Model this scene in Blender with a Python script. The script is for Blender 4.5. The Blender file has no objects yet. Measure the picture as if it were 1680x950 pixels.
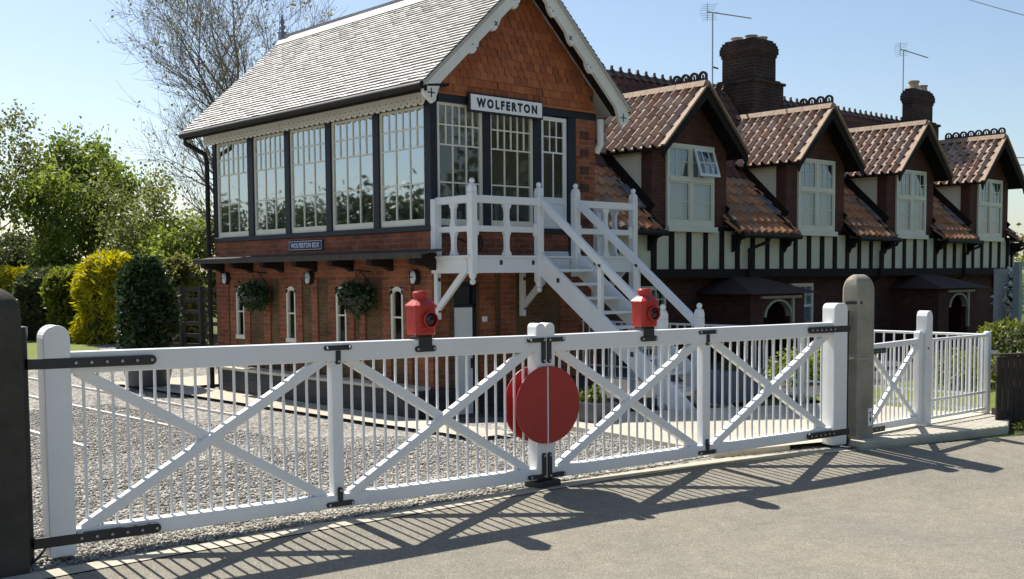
import bpy, bmesh, math, random
import numpy as np
from mathutils import Vector, Matrix
random.seed(7); RNG = np.random.default_rng(7)
R = math.radians; PI = math.pi
SC = bpy.context.scene; COL = SC.collection

# ------------------------------------------------------------------ camera, sky, sun, exposure
CAM = Vector((-7.80, -9.884, 1.65))
F_PX, PITCH, ROLL = 1822., math.atan((566-450.6)/1822.), 0.008
yx, yy = 0.67366, 0.73905                       # level view direction in the site's axes
fw = Vector((yx*math.cos(PITCH), yy*math.cos(PITCH), -math.sin(PITCH)))
rt = Vector((yy, -yx, 0.)); up = rt.cross(fw)
c, s = math.cos(ROLL), math.sin(ROLL)
rt2, up2 = c*rt - s*up, s*rt + c*up
cam = bpy.data.cameras.new('camera'); co = bpy.data.objects.new('camera', cam); COL.objects.link(co)
m = Matrix((rt2, up2, -fw)).transposed().to_4x4(); m.translation = CAM; co.matrix_world = m
cam.sensor_fit = 'HORIZONTAL'; cam.sensor_width = 36; cam.lens = F_PX/1680*36
cam.shift_y = 91/1680; cam.clip_start = 0.1; cam.clip_end = 3000
SC.camera = co

SUN_EL, SUN_AZ = 51.0, 3.0                        # azimuth from +Y towards +X
wd = bpy.data.worlds.new('World'); SC.world = wd; wd.use_nodes = True
nt = wd.node_tree; bg = nt.nodes['Background']
sky = nt.nodes.new('ShaderNodeTexSky'); sky.sky_type = 'NISHITA'; sky.sun_disc = False
sky.sun_elevation = R(SUN_EL); sky.sun_rotation = R(SUN_AZ)
sky.altitude = 0; sky.air_density = 1.0; sky.dust_density = 0.9; sky.ozone_density = 1.5
nt.links.new(sky.outputs[0], bg.inputs[0]); bg.inputs[1].default_value = 0.085
sl = bpy.data.lights.new('sun', 'SUN'); so = bpy.data.objects.new('sun', sl); COL.objects.link(so)
sl.energy = 5.0; sl.angle = R(0.5); sl.color = (1, 0.95, 0.87)
sd = Vector((math.sin(R(SUN_AZ))*math.cos(R(SUN_EL)), math.cos(R(SUN_AZ))*math.cos(R(SUN_EL)), math.sin(R(SUN_EL))))
so.rotation_euler = sd.to_track_quat('Z', 'Y').to_euler()
vs = SC.view_settings; vs.view_transform = 'Standard'; vs.look = 'None'; vs.exposure = 0.72; vs.gamma = 1

# ------------------------------------------------------------------ frames
ID = Matrix.Identity(4)
S_FAR = 1.2                                       # the far yard lies on lower ground
FAR = Matrix.Translation(CAM*(1-S_FAR)) @ Matrix.Scale(S_FAR, 4)
XF = ID
def use(mx):
    global XF
    XF = mx
def at(px, py, depth):
    d = rt2*((px-840)/F_PX) - up2*((py-566)/F_PX) + fw
    return CAM + d*(depth/d.dot(Vector((yx, yy, 0))))
KERB = [(-40, -3.4), (-5.0, -3.50), (-3.24, -3.60), (-1.9, -3.64), (-1.0, -3.71), (.14, -3.86), (1.41, -4.29), (3.6, -5.0), (40, -14)]
def kerb_y(x): return float(np.interp(x, [k[0] for k in KERB], [k[1] for k in KERB]))
def gz(x, y):
    """ground height: level at the gates, falling to the building yard and to the road"""
    t = min(max((y+1.0)/3.0, 0), 1); z = -0.33*t
    d = min(max(kerb_y(x)-0.22-y, 0), 1.5)
    return z - 0.075*d

# ------------------------------------------------------------------ mesh builder
class MB:
    def __init__(s): s.v = []; s.f = []; s.uv = None; s.mi = []; s.m = 0
    def add(s, vs, fs):
        b = len(s.v); s.v += [tuple(p) for p in vs]; s.f += [tuple(b+i for i in f) for f in fs]; s.mi += [s.m]*len(fs); return s
    def box(s, x0, x1, y0, y1, z0, z1):
        v = [(x, y, z) for z in (z0, z1) for y in (y0, y1) for x in (x0, x1)]
        return s.add(v, [(0,2,3,1), (4,5,7,6), (0,1,5,4), (2,6,7,3), (0,4,6,2), (1,3,7,5)])
    def beam(s, p, q, w, h, upv=(0,0,1)):
        """rectangular bar from p to q; w across, h along upv"""
        p, q = Vector(p), Vector(q); d = (q-p).normalized(); u = Vector(upv)
        if abs(d.dot(u)) > .99: u = Vector((0,1,0))
        a = d.cross(u).normalized(); u = a.cross(d).normalized()
        v = []
        for o in (p, q):
            for i, j in ((-1,-1), (1,-1), (1,1), (-1,1)): v.append(o + a*(i*w/2) + u*(j*h/2))
        return s.add(v, [(3,2,1,0), (4,5,6,7), (0,1,5,4), (1,2,6,5), (2,3,7,6), (3,0,4,7)])
    def tube(s, pts, r, n=8, cap=True):
        pts = [Vector(p) for p in pts]; rs = r if isinstance(r, (list, tuple)) else [r]*len(pts); v = []; f = []
        pa = None
        for i, p in enumerate(pts):
            d = (pts[min(i+1, len(pts)-1)] - pts[max(i-1, 0)]).normalized()
            if pa is None: pa = d.orthogonal().normalized()
            else:
                pa = (pa - d*pa.dot(d)); pa = pa.normalized() if pa.length > 1e-6 else d.orthogonal().normalized()
            b = d.cross(pa)
            for k in range(n):
                t = 2*PI*k/n; v.append(p + (pa*math.cos(t) + b*math.sin(t))*rs[i])
        for i in range(len(pts)-1):
            for k in range(n):
                a, e = i*n+k, i*n+(k+1) % n; f.append((a, e, e+n, a+n))
        if cap: f.append(tuple(range(n-1, -1, -1))); L = (len(pts)-1)*n; f.append(tuple(range(L, L+n)))
        return s.add(v, f)
    def lathe(s, prof, cx, cy, n=20, axis='z', a0=0.):
        """prof = [(r, h)...] round a vertical axis (or 'y': round a horizontal axis along y, cx/cy = x,z)"""
        v = []; f = []
        for r, h in prof:
            for k in range(n):
                t = 2*PI*k/n + a0
                if axis == 'z': v.append((cx+r*math.cos(t), cy+r*math.sin(t), h))
                else: v.append((cx+r*math.cos(t), h, cy+r*math.sin(t)))
        for i in range(len(prof)-1):
            for k in range(n):
                a, e = i*n+k, i*n+(k+1) % n
                f.append((a, e, e+n, a+n) if axis == 'z' else (a, a+n, e+n, e))
        L = (len(prof)-1)*n
        c0 = tuple(range(n-1, -1, -1)); c1 = tuple(range(L, L+n))
        if axis != 'z': c0 = c0[::-1]; c1 = c1[::-1]
        f += [c0, c1]
        return s.add(v, f)
    def sphere(s, cx, cy, cz, r, n=12, m_=8):
        return s.lathe([(max(r*math.sin(PI*i/m_), r*.02), cz - r*math.cos(PI*i/m_)) for i in range(m_+1)], cx, cy, n)
    def prism(s, poly, plane, a, b):
        """2-d polygon extruded: plane 'xz' along y, 'yz' along x, 'xy' along z, from a to b"""
        n = len(poly)
        def P(p, t): return (p[0], t, p[1]) if plane == 'xz' else ((t, p[0], p[1]) if plane == 'yz' else (p[0], p[1], t))
        v = [P(p, a) for p in poly] + [P(p, b) for p in poly]
        ar = sum(poly[i][0]*poly[(i+1) % n][1]-poly[(i+1) % n][0]*poly[i][1] for i in range(n))
        flip = (ar > 0) ^ (plane == 'xz') ^ (b < a)
        f = [tuple(range(n-1, -1, -1)), tuple(range(n, 2*n))] + [(i, (i+1) % n, (i+1) % n+n, i+n) for i in range(n)]
        if not flip: f = [t[::-1] for t in f]
        return s.add(v, f)
    def quad(s, *p): return s.add(p, [tuple(range(len(p)))])
    def build(s, name, mat, parent=None, smooth=False, bevel=0, seg=1, scale=True, autos=None):
        k = XF.to_scale().x
        V = [XF @ Vector(p) for p in s.v]
        o0 = Vector(parent['_o']) if parent is not None else Vector((0,0,0))
        me = bpy.data.meshes.new(name)
        me.from_pydata([p-o0 for p in V], [], s.f)
        for mm in (mat if isinstance(mat, (list, tuple)) else [mat]): me.materials.append(mm)
        if len(me.materials) > 1: me.polygons.foreach_set('material_index', s.mi)
        if s.uv is None: box_uv(me, o0)
        else:
            L = me.uv_layers.new(name='UVMap'); arr = np.array([s.uv[l.vertex_index] for l in me.loops], 'f').ravel(); L.data.foreach_set('uv', arr)
        if smooth: me.polygons.foreach_set('use_smooth', [True]*len(me.polygons))
        o = bpy.data.objects.new(name, me); COL.objects.link(o)
        if parent is not None: o.parent = parent
        else:
            # own origin at the base centre
            bb = np.array([p[:] for p in V]); cc = Vector(((bb[:,0].min()+bb[:,0].max())/2, (bb[:,1].min()+bb[:,1].max())/2, bb[:,2].min()))
            me.transform(Matrix.Translation(-cc)); o.location = cc
        o['_o'] = tuple(o0) if parent is not None else tuple(o.location)
        if bevel:
            md = o.modifiers.new('bevel', 'BEVEL'); md.width = bevel*k; md.segments = seg; md.limit_method = 'ANGLE'; md.angle_limit = R(40)
        if autos: smooth_by_angle(me, autos)
        return o
def smooth_by_angle(me, ang):
    me.polygons.foreach_set('use_smooth', [True]*len(me.polygons))
    bm = bmesh.new(); bm.from_mesh(me)
    for e in bm.edges:
        if len(e.link_faces) == 2 and e.calc_face_angle(0) > R(ang): e.smooth = False
    bm.to_mesh(me); bm.free()
def box_uv(me, o0):
    n = len(me.loops); 
    if n == 0: return
    co_ = np.empty(len(me.vertices)*3, 'f'); me.vertices.foreach_get('co', co_); co_ = co_.reshape(-1, 3) + np.array(o0, 'f')
    li = np.empty(n, 'i'); me.loops.foreach_get('vertex_index', li)
    nr = np.empty(len(me.polygons)*3, 'f'); me.polygons.foreach_get('normal', nr); nr = np.abs(nr.reshape(-1, 3))
    lt = np.empty(len(me.polygons), 'i'); me.polygons.foreach_get('loop_total', lt)
    pn = np.repeat(nr, lt, axis=0); p = co_[li]
    ax = pn.argmax(1); uv = np.empty((n, 2), 'f')
    uv[ax == 0] = p[ax == 0][:, [1, 2]]; uv[ax == 1] = p[ax == 1][:, [0, 2]]; uv[ax == 2] = p[ax == 2][:, [0, 1]]
    L = me.uv_layers.new(name='UVMap'); L.data.foreach_set('uv', uv.ravel())

def thing(name, loc, label, cat, group=None):
    o = bpy.data.objects.new(name, None); COL.objects.link(o); o.empty_display_size = .2
    o.location = XF @ Vector(loc); o['_o'] = tuple(o.location); o['label'] = label; o['category'] = cat
    if group: o['group'] = group
    return o
def tag(o, label, cat, group=None):
    o['label'] = label; o['category'] = cat
    if group: o['group'] = group
    return o
def kind(o, k='structure'): o['kind'] = k; return o
def clone(o, parent, shift):
    c = o.copy(); COL.objects.link(c); c.parent = parent; c.location = o.location + Vector(shift); return c

# ------------------------------------------------------------------ materials
MATS = {}
def nodes(name, rough=.6, metal=0, spec=.5):
    m = bpy.data.materials.new(name); m.use_nodes = True; n = m.node_tree.nodes; L = m.node_tree.links
    b = n['Principled BSDF']; b.inputs['Roughness'].default_value = rough; b.inputs['Metallic'].default_value = metal
    b.inputs['Specular IOR Level'].default_value = spec
    return m, n, L, b
def N(n, t, **k):
    o = n.new('ShaderNode'+t)
    for a, v in k.items():
        if a in ('operation', 'blend_type', 'data_type', 'feature', 'noise_dimensions', 'distance', 'interpolation'): setattr(o, a, v)
        else: o.inputs[a.replace('_', ' ')].default_value = v
    return o
def ramp(n, stops):
    r = n.new('ShaderNodeValToRGB'); e = r.color_ramp.elements
    while len(e) < len(stops): e.new(.5)
    for i, (p, c) in enumerate(stops): e[i].position = p; e[i].color = (*c, 1)
    return r
def mix(n, L, f, a, b, bt='MIX'):
    m = n.new('ShaderNodeMix'); m.data_type = 'RGBA'; m.blend_type = bt
    for idx, v in ((0, f), (6, a), (7, b)):
        if isinstance(v, (int, float)): m.inputs[idx].default_value = v
        elif isinstance(v, tuple): m.inputs[idx].default_value = (*v, 1)
        else: L.new(v, m.inputs[idx])
    return m.outputs[2]
def paint(name, col, rough=.45, var=.12, scale=3., bump=.05, dirt=(.25, .22, .18), dirt_amt=.25, metal=0, spec=.5, coords='Object'):
    m, n, L, b = nodes(name, rough, metal, spec)
    tc = n.new('ShaderNodeTexCoord'); a = N(n, 'TexNoise', Scale=scale, Detail=6., Roughness=.65); L.new(tc.outputs[coords], a.inputs[0])
    lo = tuple(x*(1-var) for x in col); hi = tuple(min(x*(1+var*.6), .95) for x in col)
    r = ramp(n, [(.3, lo), (.7, hi)]); L.new(a.outputs[0], r.inputs[0])
    d = N(n, 'TexNoise', Scale=scale*4.3, Detail=8., Roughness=.75); L.new(tc.outputs[coords], d.inputs[0])
    dr = ramp(n, [(.58, (0,0,0)), (.78, (1,1,1))]); L.new(d.outputs[0], dr.inputs[0])
    mm = N(n, 'Math', operation='MULTIPLY'); L.new(dr.outputs[0], mm.inputs[0]); mm.inputs[1].default_value = dirt_amt
    L.new(mix(n, L, mm.outputs[0], r.outputs[0], dirt), b.inputs['Base Color'])
    rr = N(n, 'MapRange'); rr.inputs[3].default_value = max(rough-.12, .02); rr.inputs[4].default_value = min(rough+.15, 1); L.new(d.outputs[0], rr.inputs[0]); L.new(rr.outputs[0], b.inputs['Roughness'])
    if bump:
        bp = N(n, 'Bump', Strength=bump, Distance=.02); L.new(d.outputs[0], bp.inputs['Height']); L.new(bp.outputs[0], b.inputs['Normal'])
    return m
def brick(name, c1, c2, mortar, w=.225, h=.075, mort=.010, rough=.85, patch=.35, bump=.5):
    m, n, L, b = nodes(name, rough, 0, .25)
    uv = n.new('ShaderNodeUVMap'); t = n.new('ShaderNodeTexBrick')
    t.inputs['Scale'].default_value = 1; t.inputs['Brick Width'].default_value = w; t.inputs['Row Height'].default_value = h
    t.inputs['Mortar Size'].default_value = mort; t.inputs['Mortar Smooth'].default_value = .3; t.inputs['Bias'].default_value = -.1
    t.inputs['Color1'].default_value = (*c1, 1); t.inputs['Color2'].default_value = (*c2, 1); t.inputs['Mortar'].default_value = (*mortar, 1)
    L.new(uv.outputs[0], t.inputs[0])
    a = N(n, 'TexNoise', Scale=1.7, Detail=7., Roughness=.7); L.new(uv.outputs[0], a.inputs[0])
    r = ramp(n, [(.32, (1-patch,)*3), (.68, (1+patch*.5,)*3)]); L.new(a.outputs[0], r.inputs[0])
    g = N(n, 'TexNoise', Scale=38., Detail=4., Roughness=.7); L.new(uv.outputs[0], g.inputs[0])
    gr = ramp(n, [(.3, (.75,)*3), (.7, (1.2,)*3)]); L.new(g.outputs[0], gr.inputs[0])
    x = mix(n, L, 1., t.outputs[0], r.outputs[0], 'MULTIPLY'); x = mix(n, L, .8, x, gr.outputs[0], 'MULTIPLY')
    L.new(x, b.inputs['Base Color'])
    ad = N(n, 'Math', operation='MULTIPLY_ADD'); L.new(g.outputs[0], ad.inputs[0]); ad.inputs[1].default_value = .35; 
    iv = N(n, 'Math', operation='SUBTRACT'); iv.inputs[0].default_value = 1; L.new(t.outputs[1], iv.inputs[1]); L.new(iv.outputs[0], ad.inputs[2])
    bp = N(n, 'Bump', Strength=bump, Distance=.012); L.new(ad.outputs[0], bp.inputs['Height']); L.new(bp.outputs[0], b.inputs['Normal'])
    return m
def tiles(name, cols, rough=.75, lichen=(.35, .33, .26), lich=.35, spec=.35):
    """one colour per tile: the UV layer counts tiles"""
    m, n, L, b = nodes(name, rough, 0, spec)
    uv = n.new('ShaderNodeUVMap'); sp = n.new('ShaderNodeVectorMath'); sp.operation = 'FLOOR'; L.new(uv.outputs[0], sp.inputs[0])
    w = n.new('ShaderNodeTexWhiteNoise'); w.noise_dimensions = '2D'; L.new(sp.outputs[0], w.inputs[0])
    k = len(cols); r = ramp(n, [((i+.5)/k, c_) for i, c_ in enumerate(cols)]); L.new(w.outputs[0], r.inputs[0])
    tc = n.new('ShaderNodeTexCoord')
    a = N(n, 'TexNoise', Scale=2.2, Detail=9., Roughness=.75); L.new(tc.outputs['Object'], a.inputs[0])
    g = N(n, 'TexNoise', Scale=26., Detail=6., Roughness=.7); L.new(tc.outputs['Object'], g.inputs[0])
    ad = N(n, 'Math', operation='ADD'); L.new(a.outputs[0], ad.inputs[0]); L.new(g.outputs[0], ad.inputs[1])
    lr = ramp(n, [(.50, (0,0,0)), (.62, (1,1,1))]); hv = N(n, 'Math', operation='MULTIPLY'); hv.inputs[1].default_value = .5
    L.new(ad.outputs[0], hv.inputs[0]); L.new(hv.outputs[0], lr.inputs[0])
    lm = N(n, 'Math', operation='MULTIPLY'); lm.inputs[1].default_value = lich; L.new(lr.outputs[0], lm.inputs[0])
    L.new(mix(n, L, lm.outputs[0], r.outputs[0], lichen), b.inputs['Base Color'])
    bp = N(n, 'Bump', Strength=.35, Distance=.01); L.new(g.outputs[0], bp.inputs['Height']); L.new(bp.outputs[0], b.inputs['Normal'])
    return m
def leafmat(name, c1, c2, rough=.5, trans=.45, scale=1.2):
    m, n, L, b = nodes(name, rough, 0, .35)
    tc = n.new('ShaderNodeTexCoord'); a = N(n, 'TexNoise', Scale=scale, Detail=5., Roughness=.7); L.new(tc.outputs['Object'], a.inputs[0])
    g = n.new('ShaderNodeNewGeometry'); w = N(n, 'Math', operation='MULTIPLY_ADD'); L.new(g.outputs['Random Per Island'], w.inputs[0]); w.inputs[1].default_value = .5; L.new(a.outputs[0], w.inputs[2])
    r = ramp(n, [(.35, c1), (1.05 if False else .98, c2)]); L.new(w.outputs[0], r.inputs[0]); L.new(r.outputs[0], b.inputs['Base Color'])
    tr = n.new('ShaderNodeBsdfTranslucent'); hs = n.new('ShaderNodeHueSaturation'); hs.inputs[2].default_value = 1.5; hs.inputs[1].default_value = 1.1; L.new(r.outputs[0], hs.inputs[4]); L.new(hs.outputs[0], tr.inputs[0])
    ms = n.new('ShaderNodeMixShader'); ms.inputs[0].default_value = trans; L.new(b.outputs[0], ms.inputs[1]); L.new(tr.outputs[0], ms.inputs[2])
    L.new(ms.outputs[0], n['Material Output'].inputs[0]); return m
def glassmat(name, tint, refl=.35, rough=.01, fm=1.):
    m, n, L, b = nodes(name, .4)
    b.inputs['Base Color'].default_value = (*tint, 1)
    tp = n.new('ShaderNodeBsdfTransparent'); tp.inputs[0].default_value = (.82, .88, .87, 1)
    gl = n.new('ShaderNodeBsdfGlossy'); gl.inputs['Roughness'].default_value = rough; gl.inputs[0].default_value = (.88, .95, 1, 1)
    tc = n.new('ShaderNodeTexCoord'); a = N(n, 'TexNoise', Scale=1.3, Detail=1.); L.new(tc.outputs['Object'], a.inputs[0])
    bp = N(n, 'Bump', Strength=.03, Distance=.05); L.new(a.outputs[0], bp.inputs['Height']); L.new(bp.outputs[0], gl.inputs['Normal'])
    fr = N(n, 'Fresnel', IOR=1.5); ad = N(n, 'Math', operation='MULTIPLY_ADD'); L.new(fr.outputs[0], ad.inputs[0]); ad.inputs[1].default_value = fm; ad.inputs[2].default_value = refl; ad.use_clamp = True
    ms = n.new('ShaderNodeMixShader'); L.new(ad.outputs[0], ms.inputs[0]); L.new(tp.outputs[0], ms.inputs[1]); L.new(gl.outputs[0], ms.inputs[2])
    L.new(ms.outputs[0], n['Material Output'].inputs[0]); return m

M_WHITE = paint('white_gloss_paint', (.80, .80, .78), .32, .05, 2.5, .03, (.42, .38, .30), .22)
M_STAIR = paint('weathered_white_paint', (.74, .75, .74), .42, .07, 2.2, .05, (.33, .31, .27), .32)
M_CREAM = paint('cream_joinery', (.72, .69, .56), .4, .06, 3, .04, (.35, .3, .2), .2)
M_PTRIM = paint('shaded_cream_trim', (.42, .40, .31), .6, .1, 4, .05)  # cream joinery dimmed in its colour for the shade under the jetty
M_BARGE = paint('off_white_board', (.72, .71, .66), .45, .08, 2.5, .05, (.25, .23, .2), .35)
M_BLACK = paint('black_ironwork', (.020, .020, .022), .42, .3, 5, .08, (.10, .07, .05), .25)
M_BOLT = paint('bolt_steel', (.42, .42, .42), .35, .2, 20, .0, (.2, .12, .08), .3, metal=.8)
M_NAVY = paint('navy_paint', (.016, .019, .030), .5, .2, 3, .03, (.06, .06, .07), .25, spec=.3)
M_RED = paint('red_lamp_enamel', (.47, .024, .016), .28, .22, 7, .12, (.16, .02, .015), .5)
M_DISC = paint('red_target_paint', (.36, .020, .018), .42, .14, 2.5, .04, (.26, .05, .04), .35)
M_LENS = paint('dark_lens', (.03, .004, .006), .08, .2, 8, 0, (.05, .0, .0), .1)
M_CONC2 = paint('dark_concrete', (.070, .064, .052), .92, .35, 3.5, .5, (.03, .03, .024), .5, spec=.15)  # darker concrete, used on the left gate post only
M_CONC = paint('gate_post_concrete', (.33, .30, .235), .9, .28, 3.5, .5, (.15, .145, .09), .5, spec=.2)
M_SLAB = paint('kerb_concrete', (.52, .475, .375), .85, .2, 2.5, .3, (.25, .22, .17), .45)
M_BRICK = brick('red_brick', (.33, .098, .043), (.21, .058, .030), (.24, .15, .10), patch=.45)
M_CARR = brick('brown_carrstone', (.165, .092, .042), (.10, .060, .028), (.15, .10, .055), .16, .055, .008, patch=.5)
M_PLIN = brick('blue_engineering_brick', (.045, .045, .052), (.03, .031, .038), (.055, .055, .058), rough=.5)
M_CBRK = brick('cottage_brick', (.125, .042, .027), (.08, .030, .021), (.085, .06, .048))
M_CHIM = brick('sooty_chimney_brick', (.060, .032, .026), (.036, .022, .019), (.085, .072, .06), w=.23, h=.085, patch=.6)
M_SLATE = tiles('grey_slate', [(.36,.34,.32), (.43,.41,.385), (.33,.31,.295), (.47,.445,.415), (.39,.365,.34)], .55, (.50,.47,.42), .35)
M_PAN = tiles('clay_pantile', [(.40,.17,.08), (.47,.225,.115), (.26,.13,.085), (.30,.22,.165), (.32,.19,.13), (.50,.25,.125)], .88, (.36,.29,.21), .35, spec=.15)
M_PAN2 = tiles('weathered_pantile', [(.32,.215,.16), (.41,.315,.25), (.26,.165,.12), (.46,.37,.305), (.37,.235,.16)], .85, (.44,.39,.32), .5, spec=.15)
M_PAN3 = tiles('shaded_maroon_tile', [(.13,.058,.045), (.10,.045,.037), (.16,.075,.055), (.085,.042,.036)], .85, (.12,.10,.08), .4)  # pantile colours darkened to paint in the shade of the upper slope
M_RIDGE = paint('ridge_tile', (.36, .25, .17), .8, .25, 4, .3, (.12, .11, .08), .5)
M_CREST = paint('dark_crest_tile', (.055, .030, .025), .8, .3, 5, .2, (.04, .035, .03), .4)
M_GTILE = tiles('red_hung_tile', [(.39,.125,.05), (.33,.10,.042), (.45,.155,.062), (.29,.09,.042)], .82, (.16,.06,.035), .4)
M_TIMB = paint('black_timber', (.016, .012, .010), .75, .3, 4, .15, (.05, .042, .036), .4, spec=.2)
M_AWN = paint('weathered_awning_board', (.075, .062, .052), .8, .3, 4, .2, (.03, .025, .022), .5, spec=.2)
M_PLAS = paint('cream_plaster', (.66, .64, .48), .9, .1, 2.5, .12, (.38, .36, .26), .25)
M_LEAD = paint('lead_flashing', (.17, .19, .23), .45, .25, 4, .15, (.33, .35, .38), .4)
M_IRON = paint('gutter_iron', (.020, .018, .017), .6, .3, 6, .05, (.06, .05, .045), .3, spec=.25)
M_POT = paint('buff_chimney_pot', (.42, .33, .24), .8, .2, 6, .1, (.12, .1, .08), .5)
M_CURT = paint('net_curtain', (.42, .49, .57), .9, .08, 6, .1, (.5, .55, .6), .3)
M_DARK = paint('dark_interior', (.06, .055, .05), .9, .3, 2, 0)
M_WOODIN = paint('timber_lining', (.30, .27, .22), .7, .15, 2, 0)
M_FENCE = paint('dark_stained_fence', (.035, .027, .020), .8, .35, 6, .4, (.12, .11, .09), .35)
M_PLANT = paint('grey_plastic_pot', (.075, .08, .09), .45, .15, 4, .05, (.2, .18, .15), .3)
M_TROUGH = paint('blue_grey_planter', (.10, .13, .19), .5, .15, 4, .05, (.25, .22, .18), .3)
M_BARK = paint('bark', (.115, .095, .075), .9, .35, 3, .6, (.2, .21, .15), .4)
M_TWIG = paint('grey_twig', (.20, .175, .15), .9, .3, 2, 0, (.2, .19, .15), .3)
M_DOOR = paint('white_door', (.78, .78, .76), .4, .05, 2, .03, (.4, .38, .33), .2)
M_SIGNW = paint('enamel_white', (.84, .84, .83), .2, .03, 3, .0, (.5, .42, .35), .12)
M_SIGNK = paint('enamel_black', (.012, .012, .014), .25, .2, 3, 0, (.05, .05, .05), .2)
M_SIGNB = paint('enamel_blue', (.012, .025, .10), .25, .2, 3, 0, (.05, .06, .1), .2)
M_LAMPG = paint('bulkhead_glass', (.62, .64, .64), .15, .1, 9, 0)
M_ALU = paint('aerial_alloy', (.38, .39, .40), .4, .15, 9, 0, metal=.7)
M_WIRE = paint('overhead_cable', (.10, .12, .15), .6, .1, 5, 0)
M_RAIL = paint('worn_rail_head', (.58, .54, .50), .4, .2, 6, .05, (.3, .18, .1), .45, metal=.35)
M_GLASS = glassmat('window_glass', (.1, .1, .1), .0, .02, .48)
M_GLASSG = glassmat('gable_glass', (.1, .1, .1), .03, .02, 1.1)
M_GLASSC = glassmat('cottage_glass', (.1, .1, .1), .10)
M_LEAF = leafmat('young_leaf', (.070, .090, .027), (.19, .205, .06), trans=.46)
M_LEAF2 = leafmat('fresh_green_leaf', (.070, .108, .022), (.215, .265, .055), trans=.48)
M_LEAFO = leafmat('olive_leaf', (.06, .075, .02), (.18, .18, .06), trans=.45)
M_FARLEAF = leafmat('distant_leaf', (.030, .045, .018), (.075, .09, .035), trans=.15)
M_DKLEAF = leafmat('glossy_dark_leaf', (.012, .028, .010), (.05, .08, .028), rough=.3, trans=.2)
M_HEDGE = leafmat('hedge_leaf', (.030, .045, .016), (.105, .12, .045), trans=.3)
M_GOLD = leafmat('golden_conifer', (.20, .19, .012), (.50, .44, .02), rough=.6, trans=.35)
M_BUSH = leafmat('bush_leaf', (.05, .075, .015), (.20, .22, .04), trans=.4)
M_PETAL = paint('white_petal', (.8, .78, .74), .7, .08, 8, 0)

def ground_mat(name, stops, scale, bump, rough=.95, big=(.75, 1.15), voro=False, big_scale=.35):
    m, n, L, b = nodes(name, rough, 0, .25)
    tc = n.new('ShaderNodeTexCoord')
    if voro:
        a = N(n, 'TexVoronoi', Scale=scale, Randomness=1.); L.new(tc.outputs['Object'], a.inputs[0])
        w = n.new('ShaderNodeSeparateColor'); L.new(a.outputs['Color'], w.inputs[0]); fac = w.outputs[0]; hgt = a.outputs['Distance']
    else:
        a = N(n, 'TexNoise', Scale=scale, Detail=8., Roughness=.8); L.new(tc.outputs['Object'], a.inputs[0]); fac = a.outputs[0]; hgt = a.outputs[0]
    r = ramp(n, stops); L.new(fac, r.inputs[0])
    g = N(n, 'TexNoise', Scale=big_scale, Detail=7., Roughness=.65, Distortion=.4); L.new(tc.outputs['Object'], g.inputs[0])
    gr = ramp(n, [(.3, (big[0],)*3), (.7, (big[1],)*3)]); L.new(g.outputs[0], gr.inputs[0])
    L.new(mix(n, L, 1., r.outputs[0], gr.outputs[0], 'MULTIPLY'), b.inputs['Base Color'])
    bp = N(n, 'Bump', Strength=bump, Distance=.02); bp.invert = voro; L.new(hgt, bp.inputs['Height']); L.new(bp.outputs[0], b.inputs['Normal'])
    return m
def road_mat():
    m, n, L, b = nodes('worn_road_surface', .9, 0, .25); tc = n.new('ShaderNodeTexCoord'); O = tc.outputs['Object']
    v = N(n, 'TexVoronoi', Scale=170., Randomness=1.); L.new(O, v.inputs[0]); sc = n.new('ShaderNodeSeparateColor'); L.new(v.outputs['Color'], sc.inputs[0])
    st = ramp(n, [(0, (.150,.138,.112)), (.5, (.215,.198,.160)), (.9, (.265,.245,.198)), (1, (.37,.345,.285))]); L.new(sc.outputs[0], st.inputs[0])
    g = N(n, 'TexNoise', Scale=.55, Detail=8., Roughness=.68, Distortion=.6); L.new(O, g.inputs[0]); gr = ramp(n, [(.3, (.86,.88,.90)), (.5, (1.02,1.0,.97)), (.7, (1.13,1.09,1.05))]); L.new(g.outputs[0], gr.inputs[0])
    x = mix(n, L, 1., st.outputs[0], gr.outputs[0], 'MULTIPLY')
    f = N(n, 'TexNoise', Scale=6., Detail=6., Roughness=.7); L.new(O, f.inputs[0]); fr_ = ramp(n, [(.35, (.88,)*3), (.65, (1.08,)*3)]); L.new(f.outputs[0], fr_.inputs[0]); x = mix(n, L, 1., x, fr_.outputs[0], 'MULTIPLY')
    # hairline cracks
    w = N(n, 'TexNoise', Scale=1.4, Detail=4.); L.new(O, w.inputs[0]); ad = n.new('ShaderNodeVectorMath'); ad.operation = 'MULTIPLY_ADD'; L.new(w.outputs[1], ad.inputs[0]); ad.inputs[1].default_value = (.7, .7, .7); L.new(O, ad.inputs[2])
    c_ = N(n, 'TexVoronoi', Scale=.42); c_.feature = 'DISTANCE_TO_EDGE'; L.new(ad.outputs[0], c_.inputs[0]); cr = ramp(n, [(.0, (1,1,1)), (.006, (0,0,0))]); L.new(c_.outputs[0], cr.inputs[0])
    k = N(n, 'Math', operation='MULTIPLY'); L.new(cr.outputs[0], k.inputs[0]); k.inputs[1].default_value = .10
    L.new(mix(n, L, k.outputs[0], x, (.09, .083, .07)), b.inputs['Base Color'])
    bp = N(n, 'Bump', Strength=.3, Distance=.006); bp.invert = True; L.new(v.outputs['Distance'], bp.inputs['Height']); L.new(bp.outputs[0], b.inputs['Normal']); return m
M_ROAD = road_mat()
M_GRAV = ground_mat('gravel', [(0, (.055,.05,.042)), (.35, (.23,.215,.187)), (.7, (.35,.327,.285)), (1, (.46,.43,.385))], 27., 1., .95, (.8, 1.1), True)
M_STONE = ground_mat('loose_stone', [(0, (.19,.178,.155)), (.4, (.315,.295,.255)), (.8, (.42,.395,.34)), (1, (.58,.55,.49))], 21., .2, .9, (.85, 1.1), True)
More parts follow.
